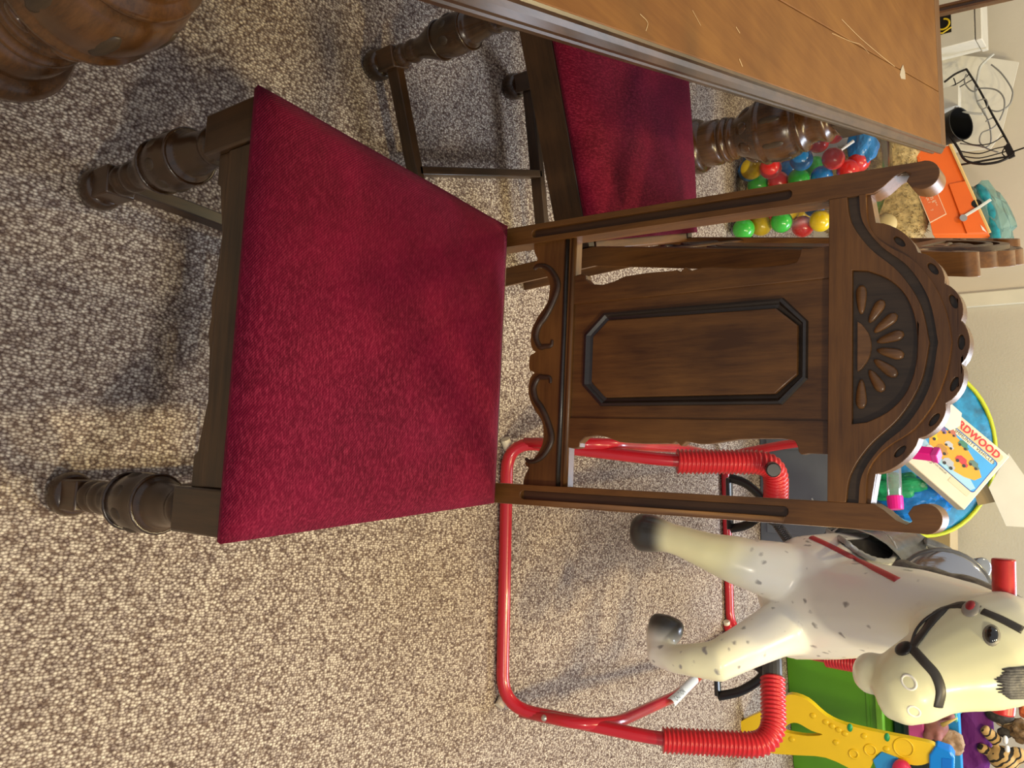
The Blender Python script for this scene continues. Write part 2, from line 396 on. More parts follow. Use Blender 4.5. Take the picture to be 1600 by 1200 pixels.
def build_chair(label):
    R = thing('dining_chair', label, 'chair', (0, 0, 0), 0, 'carved oak dining chairs')
    # cushion
    bm = bmesh.new(); nx, ny = 22, 20; top = {}; 
    def cu_pt(u, v):
        w = WF/2+(WB/2-WF/2)*v; x = (2*u-1)*w; y = -.006+v*(D+.006)
        bul = (1-(2*u-1)**6)*(1-(2*v-1)**6)
        e = min(u, 1-u, v, 1-v)
        return V((x*(1+.0), y, .470+.016*min(1, (e/.10))**.5*.9+.010*bul+.002*noise.noise(V((u*4, v*4, 3)))))
    g = [[bm.verts.new(cu_pt(i/nx, j/ny)) for j in range(ny+1)] for i in range(nx+1)]
    for i in range(nx):
        for j in range(ny): bm.faces.new((g[i][j], g[i+1][j], g[i+1][j+1], g[i][j+1]))
    rim = [g[i][0] for i in range(nx+1)]+[g[nx][j] for j in range(1, ny+1)]+[g[i][ny] for i in range(nx-1, -1, -1)]+[g[0][j] for j in range(ny-1, 0, -1)]
    lo = [bm.verts.new(V((v.co.x*.992, .225+(v.co.y-.225)*.992, .4605))) for v in rim]
    for i in range(len(rim)): bm.faces.new((rim[i], rim[(i+1) % len(rim)], lo[(i+1) % len(rim)], lo[i]))
    bm.faces.new(lo)
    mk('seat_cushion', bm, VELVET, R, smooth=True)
    # front legs with blocks
    for s in (-1, 1):
        bm, cx, cy = chair_leg_mesh(s)
        lg = mk('front_leg', bm, WDARK, R, smooth=True)
        bm = bmesh.new(); bx(bm, (cx-.0265, cy-.0285, .350), (cx+.0265, cy+.0265, .459)); mk('leg_block', bm, WBLK, lg, bevel=.003)
        bm = bmesh.new(); bx(bm, (cx-.0220, cy-.0220, .036), (cx+.0220, cy+.0220, .084)); mk('foot_block', bm, WBLK, lg, bevel=.003)
        for k in range(8):          # carved hollows round the bulb
            a = 2*math.pi*(k+.5)/8; bm = bmesh.new()
            m3 = Matrix.Rotation(a, 3, 'Z')
            ball(bm, V((cx, cy, .230))+m3 @ V((.0362, 0, 0)), (.0048, .0095, .0120), 12, f=m3)
            if k in (0, 4, 5, 6, 7, 3): mk('carved_oval', bm, WREC, lg, smooth=True)
            else: bm.free()
        for zz in (.197, .268):
            bm = bmesh.new(); tube(bm, [V((cx+.0362*math.cos(t*.2618), cy+.0362*math.sin(t*.2618), zz)) for t in range(24)], .003, 6, closed=True)
            mk('ring_bead', bm, WDARK, lg, smooth=True)
    # rails
    x0 = .2285-.0265
    bm = bmesh.new(); bx(bm, (-x0, .008, .398), (x0, .032, .459)); fr = mk('front_rail', bm, WBLX, R, bevel=.002)
    bm = bmesh.new()
    ap = [(-x0, .400), (-x0, .372), (-.165, .372), (-.160, .380), (-.15, .381), (-.10, .392), (-.04, .386), (-.02, .380), (0, .384), (.02, .380), (.04, .386), (.10, .392), (.15, .381), (.160, .380), (.165, .372), (x0, .372), (x0, .400)]
    prism(bm, ap, .012, .028, lambda a, y, b: V((a, y, b))); mk('shaped_apron', bm, WBLX, fr, bevel=.0015)
    for s in (-1, 1):
        bm = bmesh.new()
        a0, a1 = s*(WF/2-.008), s*(WB/2-.004)
        pts = [V((a0, .055, .395)), V((a1, D+.01, .395)), V((a1-s*.022, D+.01, .395)), V((a0-s*.022, .055, .395))]
        box8(bm, pts+[p+V((0, 0, .064)) for p in pts]); mk('side_rail', bm, WBLY, R, bevel=.002)
    bm = bmesh.new(); bx(bm, (-WB/2+.03, D-.008, .395), (WB/2-.03, D+.016, .459)); mk('back_rail', bm, WX, R, bevel=.002)
    # stretchers
    for s in (-1, 1):
        bm = bmesh.new(); a0, a1 = s*.2285, s*(WB/2-.016)
        pts = [V((a0-s*.010, .05, .050)), V((a0+s*.010, .05, .050)), V((a1+s*.010, D+.02+SPLAY, .050)), V((a1-s*.010, D+.02+SPLAY, .050))]
        box8(bm, pts+[p+V((0, 0, .030)) for p in pts]); mk('side_stretcher', bm, WBLY, R, bevel=.002)
    bm = bmesh.new(); bx(bm, (-.215, .245, .052), (.215, .263, .080)); mk('cross_stretcher', bm, WBLX, R, bevel=.002)
    # back posts
    px, pw = WB/2, .030
    for s in (-1, 1):
        bm = bmesh.new()
        xo, xi = px, px-pw
        ol = [(xo, 0), (xo, HS), (xo, .75), (xo, 1.052)]+arc((xo-.0165, 1.0575), .0170, -.2, 1.57, 6)+arc((xo-.0165, 1.0575), .0170, 1.57, 3.4, 8)
        ol += [(xo-.0300, 1.0450), (xo-.0215, 1.0395), (xo-.0130, 1.0440), (xo-.0085, 1.0380), (xo-.0130, 1.0270), (xi+.006, 1.0140), (xi, 1.0030), (xi, .75), (xi, HS), (xi, 0)]
        gr = [(.014+(xo-.029), .500)]
        gx0, gx1 = xo-.0215, xo-.0085
        groove = [(gx0, .900), (gx0, .515)]+arc(((gx0+gx1)/2, .515), .0065, math.pi, 2*math.pi, 6)+[(gx1, .900)]+arc(((gx0+gx1)/2, .900), .0065, 0, math.pi, 6)
        m_ = (lambda P: [(s*a, b) for a, b in P])
        ffront = lambda a, y, b: S(a, y, b)
        gm = (gx0+gx1)/2
        prism(bm, m_([(xi, HS), (xi, 0), (xo, 0), (xo, HS), (xo, .515), (gx1, .515)]+[(a, b) for a, b in arc((gm, .515), .0065, 0, -math.pi, 6)][1:-1]+[(gx0, .515), (xi, .515)]), 0, .006, ffront)
        prism(bm, m_([(xi, .515), (gx0, .515), (gx0, .900), (xi, .900)]), 0, .006, ffront)
        prism(bm, m_([(gx1, .515), (xo, .515), (xo, .900), (gx1, .900)]), 0, .006, ffront)
        k0 = ol.index((xi, 1.0030))
        prism(bm, m_([(xi, .900), (gx0, .900)]+arc((gm, .900), .0065, math.pi, 0, 6)[1:-1]+[(gx1, .900), (xo, .900)]+ol[3:k0+1]), 0, .006, ffront)
        prism(bm, m_(ol), .006, .034, ffront)
        bmesh.ops.remove_doubles(bm, verts=bm.verts[:], dist=1e-5)
        po = mk('back_post', bm, WZ, R, bevel=.0012)
        bm = bmesh.new(); prism(bm, m_([(gx0+.001, .512), (gx1-.001, .512), (gx1-.001, .903), (gx0+.001, .903)]), .0052, .0070, ffront); mk('flute', bm, WFL, po)
    xin = px-pw
    # lower rail with scrolled edge
    half = [(0, .5085), (.008, .5088), (.0125, .5110), (.0140, .5165), (.0165, .5195), (.0190, .5150), (.0250, .5112), (.0380, .5095), (.0540, .5120), (.0735, .5235), (.082, .531), (.095, .5385), (.119, .5400), (.135, .533), (.1465, .5230), (.151, .5100), (.156, .5110), (.160, .516), (.168, .5120), (.175, .5090), (xin, .5080)]
    half = half[:2]+half[2:6]+sp2(half[6:], 3)
    ol = half+[(xin, .583)]+[(-xin, .583)]+mir(half)[:-1]
    bm = bmesh.new(); prism(bm, ol, .008, .026, S); lr = mk('lower_rail', bm, WX, R, bevel=.0012)
    for s in (-1, 1):
        P = [(.0325, .5490), (.0245, .5475), (.0235, .5370), (.0240, .5270), (.0390, .5195), (.0565, .5240), (.0690, .5345), (.0900, .5470), (.1158, .5555), (.1380, .5440), (.1480, .5300), (.150, .517), (.146, .510)]
        bm = bmesh.new(); q = spline([S(s*a, .0085, b) for a, b in P], 5)
        n = len(q); tube(bm, q, [.0026+.0028*min(1, 3*min(i, n-1-i)/n) for i in range(n)], 8); mk('scroll_bead', bm, WFL, lr, smooth=True)
    for zz, rr, mt in ((.5695, .0038, WMOLD), (.5815, .0040, WX)):
        bm = bmesh.new(); tube(bm, [S(-xin, .008, zz), S(xin, .008, zz)], rr, 8); mk('bead_moulding', bm, mt, lr, smooth=True)
    # centre panel
    pl = [(-.0845, .5790), (.0845, .5790), (.0890, .9540), (-.0890, .9540)]
    bm = bmesh.new(); prism(bm, pl, .010, .024, S); pn = mk('centre_panel', bm, WZ, R, bevel=.001)
    oc = [(-.038, .6040), (.038, .6040), (.068, .6348), (.068, .8940), (.036, .9248), (-.036, .9248), (-.068, .8940), (-.068, .6348)]
    oi = [(-.034, .6215), (.034, .6215), (.0558, .6450), (.0545, .8860), (.031, .9132), (-.031, .9132), (-.0545, .8860), (-.0558, .6450)]
    bm = bmesh.new()                        # moulded frame: outer lip down to a dark channel
    rows = [(oc, .0095), ([(a*.985, .764+(b-.764)*.990) for a, b in oc], .0055), ([(a*.94+0, .764+(b-.764)*.968) for a, b in oc], .0050), ([(x1*.6+x0_*.4, z1*.6+z0*.4) for (x1, z1), (x0_, z0) in zip(oi, oc)], .0085), (oi, .0098)]
    vs = [[bm.verts.new(S(a, d, b)) for a, b in r] for r, d in rows]
    for A, B in zip(vs, vs[1:]):
        for i in range(8): bm.faces.new((A[i], A[(i+1) % 8], B[(i+1) % 8], B[i]))
    mk('panel_moulding', bm, WMOLD, pn)
    bm = bmesh.new(); prism(bm, oi, .0040, .0110, S); mk('raised_field', bm, WZ, pn, bevel=.0015)
    for s in (-1, 1):                       # pierced side boards
        sb = [(.084, .579), (.127, .579), (.1292, .5942), (.1275, .6035), (.1205, .6040), (.1160, .609), (.1125, .613), (.1095, .632), (.1120, .648), (.1185, .6680), (.1200, .705), (.1190, .742), (.1195, .7485), (.116, .753), (.1225, .7605), (.116, .768), (.1190, .785), (.1185, .800), (.1120, .840), (.1105, .870), (.1102, .895), (.1125, .910), (.120, .9140), (.126, .9150), (.1298, .918), (.1280, .926), (.1285, .9540), (.088, .9540)]
        bm = bmesh.new(); prism(bm, [(s*a, b) for a, b in sb], .007, .022, S); mk('side_board', bm, WZ, R, bevel=.0012)
    # crest rail
    cusps = [(.1830, .9985), (.1500, 1.0040), (.1080, 1.0500), (.0685, 1.0775), (.0245, 1.0935)]
    cusps = cusps+[(-a, b) for a, b in reversed(cusps)]
    ol = [(-xin, .9520), (xin, .9520)]
    pts = []
    for i, (p, q) in enumerate(zip(cusps, cusps[1:])):
        pv, qv = V((*p, 0)), V((*q, 0)); d = qv-pv; nrm = V((d.y, -d.x, 0)).normalized()
        if i in (0, len(cusps)-2):
            pts += [p]
            continue
        for t in range(8):
            u = t/8; w = pv.lerp(qv, u)+nrm*(.0085*math.sin(math.pi*u)**.7); pts.append((w.x, w.y))
    pts.append(cusps[-1])
    ol = [(-xin, .9520), (xin, .9520), (xin, .9985)]+pts[1:-1]+[(-.15, 1.004), (-xin, .9985)]
    holes = []
    hc = [(-.1235, 1.0300, -.75), (-.0870, 1.0655, -.62), (-.0470, 1.0860, -.36), (0, 1.0935, 0), (.0470, 1.0860, .36), (.0870, 1.0655, .62), (.1235, 1.0300, .75)]
    for hx, hz, a in hc:
        th = math.atan2(-(hx)*1.15, .13) if False else -a*1.0
        holes.append([(hx+math.cos(th)*.0088*math.cos(t)-math.sin(th)*.0036*math.sin(t), hz+math.sin(th)*.0088*math.cos(t)+math.cos(th)*.0036*math.sin(t)) for t in [2*math.pi*i/12 for i in range(12)]])
    bm = bmesh.new(); prism(bm, ol, .012, .030, S); prism(bm, ol, .006, .012, S, holes)
    bmesh.ops.remove_doubles(bm, verts=bm.verts[:], dist=1e-5)
    cr_ = mk('crest_rail', bm, WX, R, bevel=.0015)
    for h in holes:
        bm = bmesh.new(); prism(bm, [(hx+(a-hx)*.97, hz+(b-hz)*.97) for (a, b), (hx, hz) in ((p, (sum(q[0] for q in h)/12, sum(q[1] for q in h)/12)) for p in h)], .0112, .0125, S)
        mk('carved_hollow', bm, WREC, cr_)
    gi = [(xin, .9730), (.1525, .9780), (.1185, .9985), (.0850, 1.0310), (.0447, 1.0535), (0, 1.0625)]
    go = [(xin, .9870), (.1515, .9910), (.1190, 1.0115), (.0905, 1.0410), (.0503, 1.0625), (0, 1.0715)]
    bo = [(xin, .9945), (.1510, .9965), (.1320, 1.0055), (.1165, 1.0210), (.0975, 1.0465), (.0673, 1.0672), (.0323, 1.0800), (0, 1.0850)]
    gi, go, bo = sp2(gi, 5), sp2(go, 5), sp2(bo, 5)
    fan = [(-.0930, .9790), (.0930, .9790)]+sp2([(.0905, .9960), (.0790, 1.0180), (.0600, 1.0360), (.0330, 1.0470), (0, 1.0505), (-.0330, 1.0470), (-.0600, 1.0360), (-.0790, 1.0180), (-.0905, .9960)], 4)
    bm = bmesh.new(); prism(bm, [(-xin, .9520), (xin, .9520)]+gi+mir(gi)[1:], -.001, .0062, S, [fan]); mk('crest_face', bm, WX, cr_, bevel=.0016)
    bm = bmesh.new(); prism(bm, go+mir(go)[1:]+mir(bo[:])[::-1][:0]+[(-a, b) for a, b in bo]+bo[::-1][1:], -.0005, .0062, S)
    mk('crest_band', bm, WX, cr_, bevel=.0016)
    bm = bmesh.new(); chan = gi[::-1]; prism(bm, [(a, b-.002) for a, b in gi+mir(gi)[1:]]+[(a, b+.002) for a, b in [(-a, b) for a, b in go]]+[(a, b+.002) for a, b in go[::-1][1:]], .0045, .0063, S); mk('carved_channel', bm, WREC, cr_)
    bm = bmesh.new(); prism(bm, [(a*.99, 1.01+(b-1.01)*.99) for a, b in fan], .0050, .0066, S); mk('fan_ground', bm, WREC, cr_)
    pet = [(-.0741, .9885, -.0395, .9885), (-.0541, 1.0125, -.0285, .9975), (-.0362, 1.0275, -.0165, 1.0030), (-.0131, 1.0350, -.0048, 1.0060)]
    pet = pet+[(-a, b, -c, d) for a, b, c, d in pet]
    for a, b, c, d in pet:
        bm = bmesh.new(); p, q = S(a, .0040, b), S(c, .0045, d); k = 9
        tube(bm, [p.lerp(q, i/(k-1)) for i in range(k)], [(.0036*w, .0074*w*(1-.42*i/(k-1))) for i, w in enumerate([.35, .8, .98, 1, 1, .97, .9, .75, .35])], 10, ref=(0, -1, 0)); mk('fan_petal', bm, WCARVE, cr_, smooth=True)
    bm = bmesh.new(); prism(bm, [(-.0300, .9850), (.0300, .9850)]+sp2([(.027, .9890), (.015, .9970), (0, 1.0000), (-.015, .9970), (-.027, .9890)], 3), .0008, .0060, S); mk('fan_sun', bm, WCARVE, cr_, bevel=.0025)
    return R
chair = build_chair('carved oak dining chair with crimson velvet seat standing alone in the middle of the carpet')
# its neighbours were pulled apart by use: their backs lean further
LEAN, SPLAY = .0861, .0333
c2 = build_chair('carved oak dining chair with crimson velvet seat pushed sideways under the table edge')
c2.location = (-.7454, .7657, 0); c2.rotation_euler = (0, 0, -1.2796)
tp = at_y(1506, 9, 2.58); a3 = .12
copy_thing(c2, 'reddish brown dining chair at far end of table, only one back post in view', (tp.x-(.20*math.cos(a3)-.52*math.sin(a3)), tp.y-(.20*math.sin(a3)+.52*math.cos(a3)), 0), a3)

# ================================================================== TABLE
def build_table():
    R = thing('dining_table', 'scratched brown oak dining table with bulbous carved legs', 'table', (-.95, .95, 0))
    inv = -V((-.95, .95, 0))
    far = V((-.853, 2.145, .76)); ed = V((-.853+.304, 2.145-.073, 0)).normalized(); el = V((-ed.y, ed.x, 0))
    # far end runs square to the long edge within the reading error
    el = (el*.992+ed*.0).normalized()
    e2 = V((-.452, -.051, 0)).normalized(); el = (el+e2).normalized()
    def T(a, b, z): return far-ed*a+el*b+V((0, 0, z-.76))+inv      # a from far end toward us, b across
    Lh, Wd = 2.62, .92
    def board(name, a0, a1, b0, b1, z0, z1, mat, bev=.0015, parent=None):
        bm = bmesh.new(); box8(bm, [T(a0, b0, z0), T(a1, b0, z0), T(a1, b1, z0), T(a0, b1, z0), T(a0, b0, z1), T(a1, b0, z1), T(a1, b1, z1), T(a0, b1, z1)])
        return mk(name, bm, mat, parent or R, bevel=bev)
    g = .0012
    TX = wood('table_veneer_end', 'x', (.115, .046, .010), (.175, .076, .019), .48, 1, .08)
    board('end_board', .012, .078-g, .012, Wd-.012, .742, .760, TX)
    board('side_board', .078+g, Lh, .012, .165-g, .742, .760, TTOP)
    board('top_board', .078+g, Lh, .165+g, .56-g, .742, .7597, TTOP)
    board('side_board', .078+g, Lh, .56+g, Wd-.012, .742, .760, TTOP)
    # moulded edge: stacked profile all round the visible sides
    bm = bmesh.new()
    prof = [(.016, .760), (.008, .7575), (.006, .7530), (.000, .7490), (-.006, .7430), (-.006, .7370), (.002, .7330), (.004, .7270), (-.002, .7230), (-.002, .7160), (.012, .7120), (.05, .7120), (.05, .7400), (.016, .7400)]
    def ringp(o, z): return [T(o, o, z), T(Lh+.05, o, z), T(Lh+.05, Wd-o, z), T(o, Wd-o, z)]
    rg = [[bm.verts.new(p) for p in ringp(o, z)] for o, z in prof]
    for A, B in zip(rg, rg[1:]+rg[:1]):
        for i in (3, 0, 2): bm.faces.new((A[i], A[(i+1) % 4], B[(i+1) % 4], B[i]))
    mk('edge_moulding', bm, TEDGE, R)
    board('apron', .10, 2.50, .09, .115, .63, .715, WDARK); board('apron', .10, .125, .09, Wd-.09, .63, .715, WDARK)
    # legs
    prof = [(.060, 0), (.080, .006), (.090, .022), (.092, .042), (.084, .060), (.072, .067), (.074, .074), (.074, .118), (.066, .126), (.062, .131), (.070, .136), (.074, .143), (.072, .150), (.061, .155), (.066, .161), (.069, .168), (.066, .175), (.060, .182),
            (.064, .190), (.075, .210), (.088, .235), (.096, .255), (.100, .262), (.104, .268), (.104, .276), (.100, .281), (.100, .290), (.104, .315), (.102, .345), (.093, .372), (.085, .382), (.088, .388), (.090, .395), (.087, .402), (.074, .408), (.068, .420), (.066, .440), (.070, .455), (.074, .462), (.074, .470), (.068, .476), (.060, .482), (.058, .495), (.062, .500)]
    for i, (lx, ly) in enumerate(((-.955, 1.955), (-.400, -.125))):
        c = (lx+.95, ly-.95)
        bm = bmesh.new(); lathe(bm, prof, c, 40); lg = mk('table_leg', bm, WTL, R, smooth=True)
        bm = bmesh.new(); bx(bm, (c[0]-.055, c[1]-.055, .495), (c[0]+.055, c[1]+.055, .715)); mk('leg_block', bm, WDARK, lg, bevel=.004)
        for k in range(8):
            a = 2*math.pi*k/8+.1; m3 = Matrix.Rotation(a, 3, 'Z')
            bm = bmesh.new(); ball(bm, V((c[0], c[1], .322))+m3 @ V((.0985, 0, 0)), (.0075, .013, .034), 12, f=m3); mk('carved_flute', bm, WREC, lg, smooth=True)
            bm = bmesh.new(); ball(bm, V((c[0], c[1], .224))+m3 @ V((.079, 0, 0)), (.0085, .020, .026), 12, f=m3 @ Matrix.Rotation(.55, 3, 'Y')); mk('carved_lobe', bm, WTL, lg, smooth=True)
    # wear marks
    SCR = pbr('scratch_pale', (.62, .43, .22), .6)
    def scr(pts, w):
        bm = bmesh.new(); q = spline([at_z(x, y, .7605)+inv for x, y in pts], 4); tube(bm, q, w, 5, ref=(0, 0, 1), flat=.25); return bm
    for pts, w in (([(1315, 30), (1345, 60), (1378, 88), (1398, 104)], 0.0007), ([(1300, 52), (1330, 65), (1345, 70), (1358, 84)], 0.0005), ([(1000, 22), (1012, 35), (1009, 48)], 0.0006), ([(1082, 16), (1095, 40)], 0.0005), ([(1150, 42), (1156, 52)], 0.0008), ([(1155, 92), (1160, 104)], .0012)):
        mk('scratch', scr(pts, w), SCR, R)
    bm = bmesh.new(); prism(bm, [(1408, 108), (1411, 101), (1414, 112), (1415, 124), (1408, 123), (1406, 117)], .7603, .7606, lambda a, y, b: at_z(a, b, y)+inv); mk('worn_patch', bm, pbr('worn_pale', (.45, .37, .26), .6), R)
    return R
build_table()

# ================================================================== SPRING ROCKING HORSE
RED = pbr('red_paint', (.50, .008, .020), .26, coat=.3)
SLEEVE = pbr('red_plastic', (.58, .018, .028), .33)
BLACKP = pbr('black_plastic', (.012, .012, .014), .3)
GREYP = pbr('grey_plug', (.05, .052, .058), .4)
WHITEC = pbr('white_cap', (.70, .64, .50), .5)
STEEL = pbr('steel_bolt', (.62, .60, .55), .3, metal=.9)
horse = thing('rocking_horse', 'dappled white plastic spring horse on a red tubular frame', 'toy horse', (.41, 1.6, 0))
HO = -V((.41, 1.6, 0))
def hp(name, bm, mat, parent=None, **k):
    for v in bm.verts: v.co += HO
    return mk(name, bm, mat, parent or horse, **k)
def horse_body():
    bm = bmesh.new()
    def loft(rows, lat, n=18):
        pts = [r[0] for r in rows]; tube(bm, pts, [r[1] for r in rows], n, ref=lat)
    P = at_y
    # barrel: from the chest back to the rump
    loft([(V((.405, 1.36, .585)), (.05, .06)), (V((.405, 1.385, .59)), (.100, .105)), (V((.407, 1.45, .605)), (.128, .140)), (V((.408, 1.60, .635)), (.135, .145)), (V((.41, 1.80, .645)), (.130, .135)), (V((.41, 2.0, .660)), (.138, .145)), (V((.41, 2.12, .655)), (.115, .125)), (V((.41, 2.19, .65)), (.06, .07))], (1, 0, 0))
    # neck
    loft([(P(1235, 948, 1.47), (.120, .11)), (P(1300, 950, 1.44), (.112, .115)), (P(1370, 952, 1.40), (.098, .110)), (P(1440, 955, 1.36), (.084, .105)), (P(1510, 968, 1.32), (.072, .095)), (P(1580, 985, 1.28), (.058, .08)), (P(1620, 1000, 1.27), (.03, .04))], (1, 0, 0))
    # head: lateral axis faces the viewer's left
    lat = V((-.55, -.75, .35)).normalized()
    loft([(P(1640, 985, 1.27), (.035, .05)), (P(1605, 992, 1.25), (.060, .088)), (P(1560, 1012, 1.23), (.070, .104)), (P(1515, 1030, 1.21), (.068, .095)), (P(1475, 1043, 1.19), (.064, .082)), (P(1448, 1055, 1.175), (.061, .073)), (P(1420, 1072, 1.16), (.060, .070)), (P(1395, 1083, 1.15), (.052, .060)), (P(1375, 1088, 1.15), (.035, .040))], lat)
    ball(bm, P(1363, 1052, 1.17), (.040, .040, .036), 14)          # chin
    ball(bm, P(1420, 1103, 1.15), (.034, .034, .030), 12)          # nose tip
    ball(bm, P(1465, 985, 1.22), (.045, .04, .05), 12)             # cheek
    # front legs
    loft([(P(1255, 902, 1.44), (.075, .075)), (P(1205, 890, 1.37), (.066, .062)), (P(1165, 880, 1.32), (.057, .055)), (P(1140, 872, 1.30), (.053, .052)), (P(1105, 861, 1.28), (.043, .044)), (P(1065, 846, 1.265), (.036, .037)), (P(1045, 840, 1.26), (.035, .036)), (P(1025, 835, 1.255), (.043, .041)), (P(1006, 832, 1.25), (.048, .045)), (P(996, 831, 1.25), (.042, .040)), (P(992, 831, 1.25), (.026, .026))], (1, 0, 0))
    loft([(P(1258, 975, 1.43), (.070, .070)), (P(1210, 986, 1.34), (.058, .058)), (P(1162, 1012, 1.265), (.047, .048)), (P(1118, 1034, 1.21), (.043, .044)), (P(1080, 1031, 1.20), (.035, .035)), (P(1052, 1029, 1.205), (.031, .031)), (P(1032, 1022, 1.215), (.034, .032)), (P(1031, 1004, 1.235), (.034, .034)), (P(1038, 988, 1.25), (.041, .041)), (P(1042, 974, 1.258), (.042, .042)), (P(1044, 966, 1.262), (.036, .036)), (P(1045, 962, 1.264), (.018, .020))], (0, 1, 0))
    # hind legs, stretched back
    for s in (-1, 1):
        x = .41+s*.075
        loft([(V((x, 2.08, .63)), (.075, .085)), (V((x+s*.008, 2.10, .52)), (.06, .07)), (V((x+s*.008, 2.15, .46)), (.042, .045)), (V((x, 2.23, .42)), (.033, .036)), (V((x, 2.30, .385)), (.031, .033)), (V((x, 2.35, .37)), (.036, .038)), (V((x, 2.37, .365)), (.02, .02))], (1, 0, 0))
    # ears
    for (ax, ay, yy) in ((1640, 960, 1.27), (1642, 1025, 1.23)):
        a = P(ax-20, ay, yy); tube(bm, [a, a+V((0, -.0, .04)), a+V((0, -.005, .075))], [.022, .018, .004], 10)
    for v in bm.verts: v.co += HO
    return bm
HW = bpy.data.materials.new('dappled_plastic'); HW.use_nodes = True
def horse_mat(m):
    nt = m.node_tree; L = nt.links; b = nt.nodes['Principled BSDF']
    tc = nt.nodes.new('ShaderNodeTexCoord')
    at = nt.nodes.new('ShaderNodeVertexColor'); at.layer_name = 'paint'
    v = nt.nodes.new('ShaderNodeTexVoronoi'); v.inputs['Scale'].default_value = 34; v.inputs['Randomness'].default_value = 1
    n = nt.nodes.new('ShaderNodeTexNoise'); n.inputs['Scale'].default_value = 30; n.inputs['Detail'].default_value = 3
    n2 = nt.nodes.new('ShaderNodeTexNoise'); n2.inputs['Scale'].default_value = 6
    mixv = nt.nodes.new('ShaderNodeMix'); mixv.data_type = 'VECTOR'; mixv.inputs[0].default_value = .035
    L.new(tc.outputs['Object'], n.inputs['Vector']); L.new(tc.outputs['Object'], n2.inputs['Vector'])
    L.new(tc.outputs['Object'], mixv.inputs[4]); L.new(n.outputs[1], mixv.inputs[5]); L.new(mixv.outputs[1], v.inputs['Vector'])
    r = nt.nodes.new('ShaderNodeValToRGB'); r.color_ramp.elements[0].position = .10; r.color_ramp.elements[0].color = (1, 1, 1, 1); r.color_ramp.elements[1].position = .24; r.color_ramp.elements[1].color = (0, 0, 0, 1)
    L.new(v.outputs['Distance'], r.inputs[0])
    sp = nt.nodes.new('ShaderNodeSeparateColor'); L.new(v.outputs['Color'], sp.inputs[0])
    gt = nt.nodes.new('ShaderNodeMath'); gt.operation = 'GREATER_THAN'; gt.inputs[1].default_value = .30; L.new(sp.outputs[0], gt.inputs[0])
    m1 = nt.nodes.new('ShaderNodeMath'); m1.operation = 'MULTIPLY'; L.new(r.outputs[0], m1.inputs[0]); L.new(gt.outputs[0], m1.inputs[1])
    sc = nt.nodes.new('ShaderNodeSeparateColor'); L.new(at.outputs[0], sc.inputs[0])
    m2 = nt.nodes.new('ShaderNodeMath'); m2.operation = 'MULTIPLY'; L.new(m1.outputs[0], m2.inputs[0]); L.new(sc.outputs[1], m2.inputs[1])
    base = nt.nodes.new('ShaderNodeMix'); base.data_type = 'RGBA'; L.new(sc.outputs[2], base.inputs[0])
    base.inputs[6].default_value = (.88, .87, .80, 1); base.inputs[7].default_value = (.80, .79, .47, 1)
    c2 = nt.nodes.new('ShaderNodeMix'); c2.data_type = 'RGBA'; L.new(m2.outputs[0], c2.inputs[0]); L.new(base.outputs[2], c2.inputs[6]); c2.inputs[7].default_value = (.33, .32, .31, 1)
    c3 = nt.nodes.new('ShaderNodeMix'); c3.data_type = 'RGBA'; L.new(sc.outputs[0], c3.inputs[0]); L.new(c2.outputs[2], c3.inputs[6]); c3.inputs[7].default_value = (.035, .033, .032, 1)
    L.new(c3.outputs[2], b.inputs['Base Color'])
    b.inputs['Roughness'].default_value = .28; b.inputs['Coat Weight'].default_value = .2
    b.inputs['Subsurface Weight'].default_value = .12; b.inputs['Subsurface Radius'].default_value = (.01, .008, .005); b.inputs['Subsurface Scale'].default_value = .5
horse_mat(HW)
body = remeshed('body', horse_body(), HW, horse, .0075, 5)
def paint_body():
    me = body.data; ca = me.color_attributes.new('paint', 'FLOAT_COLOR', 'POINT')
    hL, hR = at_y(1000, 832, 1.25)+HO, at_y(1043, 962, 1.258)+HO
    muz = at_y(1420, 1075, 1.15)+HO; legL = at_y(1090, 855, 1.27)+HO; face = at_y(1520, 1040, 1.19)+HO; legR = at_y(1100, 1035, 1.21)+HO
    hind = [V((.41+s*.075, 2.36, .365))+HO for s in (-1, 1)]
    sst = lambda a, b, x: (lambda t: t*t*(3-2*t))(max(0, min(1, (x-a)/(b-a))))
    for i, v in enumerate(me.vertices):
        p = v.co
        k = max(1-sst(.055, .092, (p-hL).length), 1-sst(.042, .075, (p-hR).length))
        for h in hind: k = max(k, 1-sst(.05, .10, (p-h).length))
        dh = min((p-muz).length/.16, (p-face).length/.18, (p-legL).length/.12)
        spots = sst(.7, 1.4, dh)
        yel = max(1-sst(.04, .17, (p-muz).length), 1-sst(.06, .19, (p-face).length), .95*(1-sst(.06, .16, (p-legL).length)), .7*(1-sst(.04, .12, (p-legR).length)))
        ca.data[i].color = (k, spots, yel*.85, 1)
paint_body()
BVH = BVHTree.FromPolygons([v.co+V((.41, 1.6, 0)) for v in body.data.vertices], [p.vertices[:] for p in body.data.polygons])
def on_horse(x, y, out=0.0):
    d = ray(x, y).normalized(); h = BVH.ray_cast(CAM, d)
    if h[0] is None:
        q = CAM+d*1.75; hn = BVH.find_nearest(q); return hn[0]+hn[1]*out, hn[1]
    return h[0]+h[1]*out, h[1]
def strap(name, px, w, mat, parent, thick=.0025, k=5):
    q = [on_horse(x, y, .0005) for x, y in [(p.x, p.y) for p in spline([V((a, b, 0)) for a, b in px], k)]]
    bm = bmesh.new(); tube(bm, [a for a, b in q], [(thick, w)]*len(q), 8, ref=[b for a, b in q])
    return hp(name, bm, mat, parent, smooth=True)
STRAP = pbr('bridle_grey', (.040, .037, .034), .4)
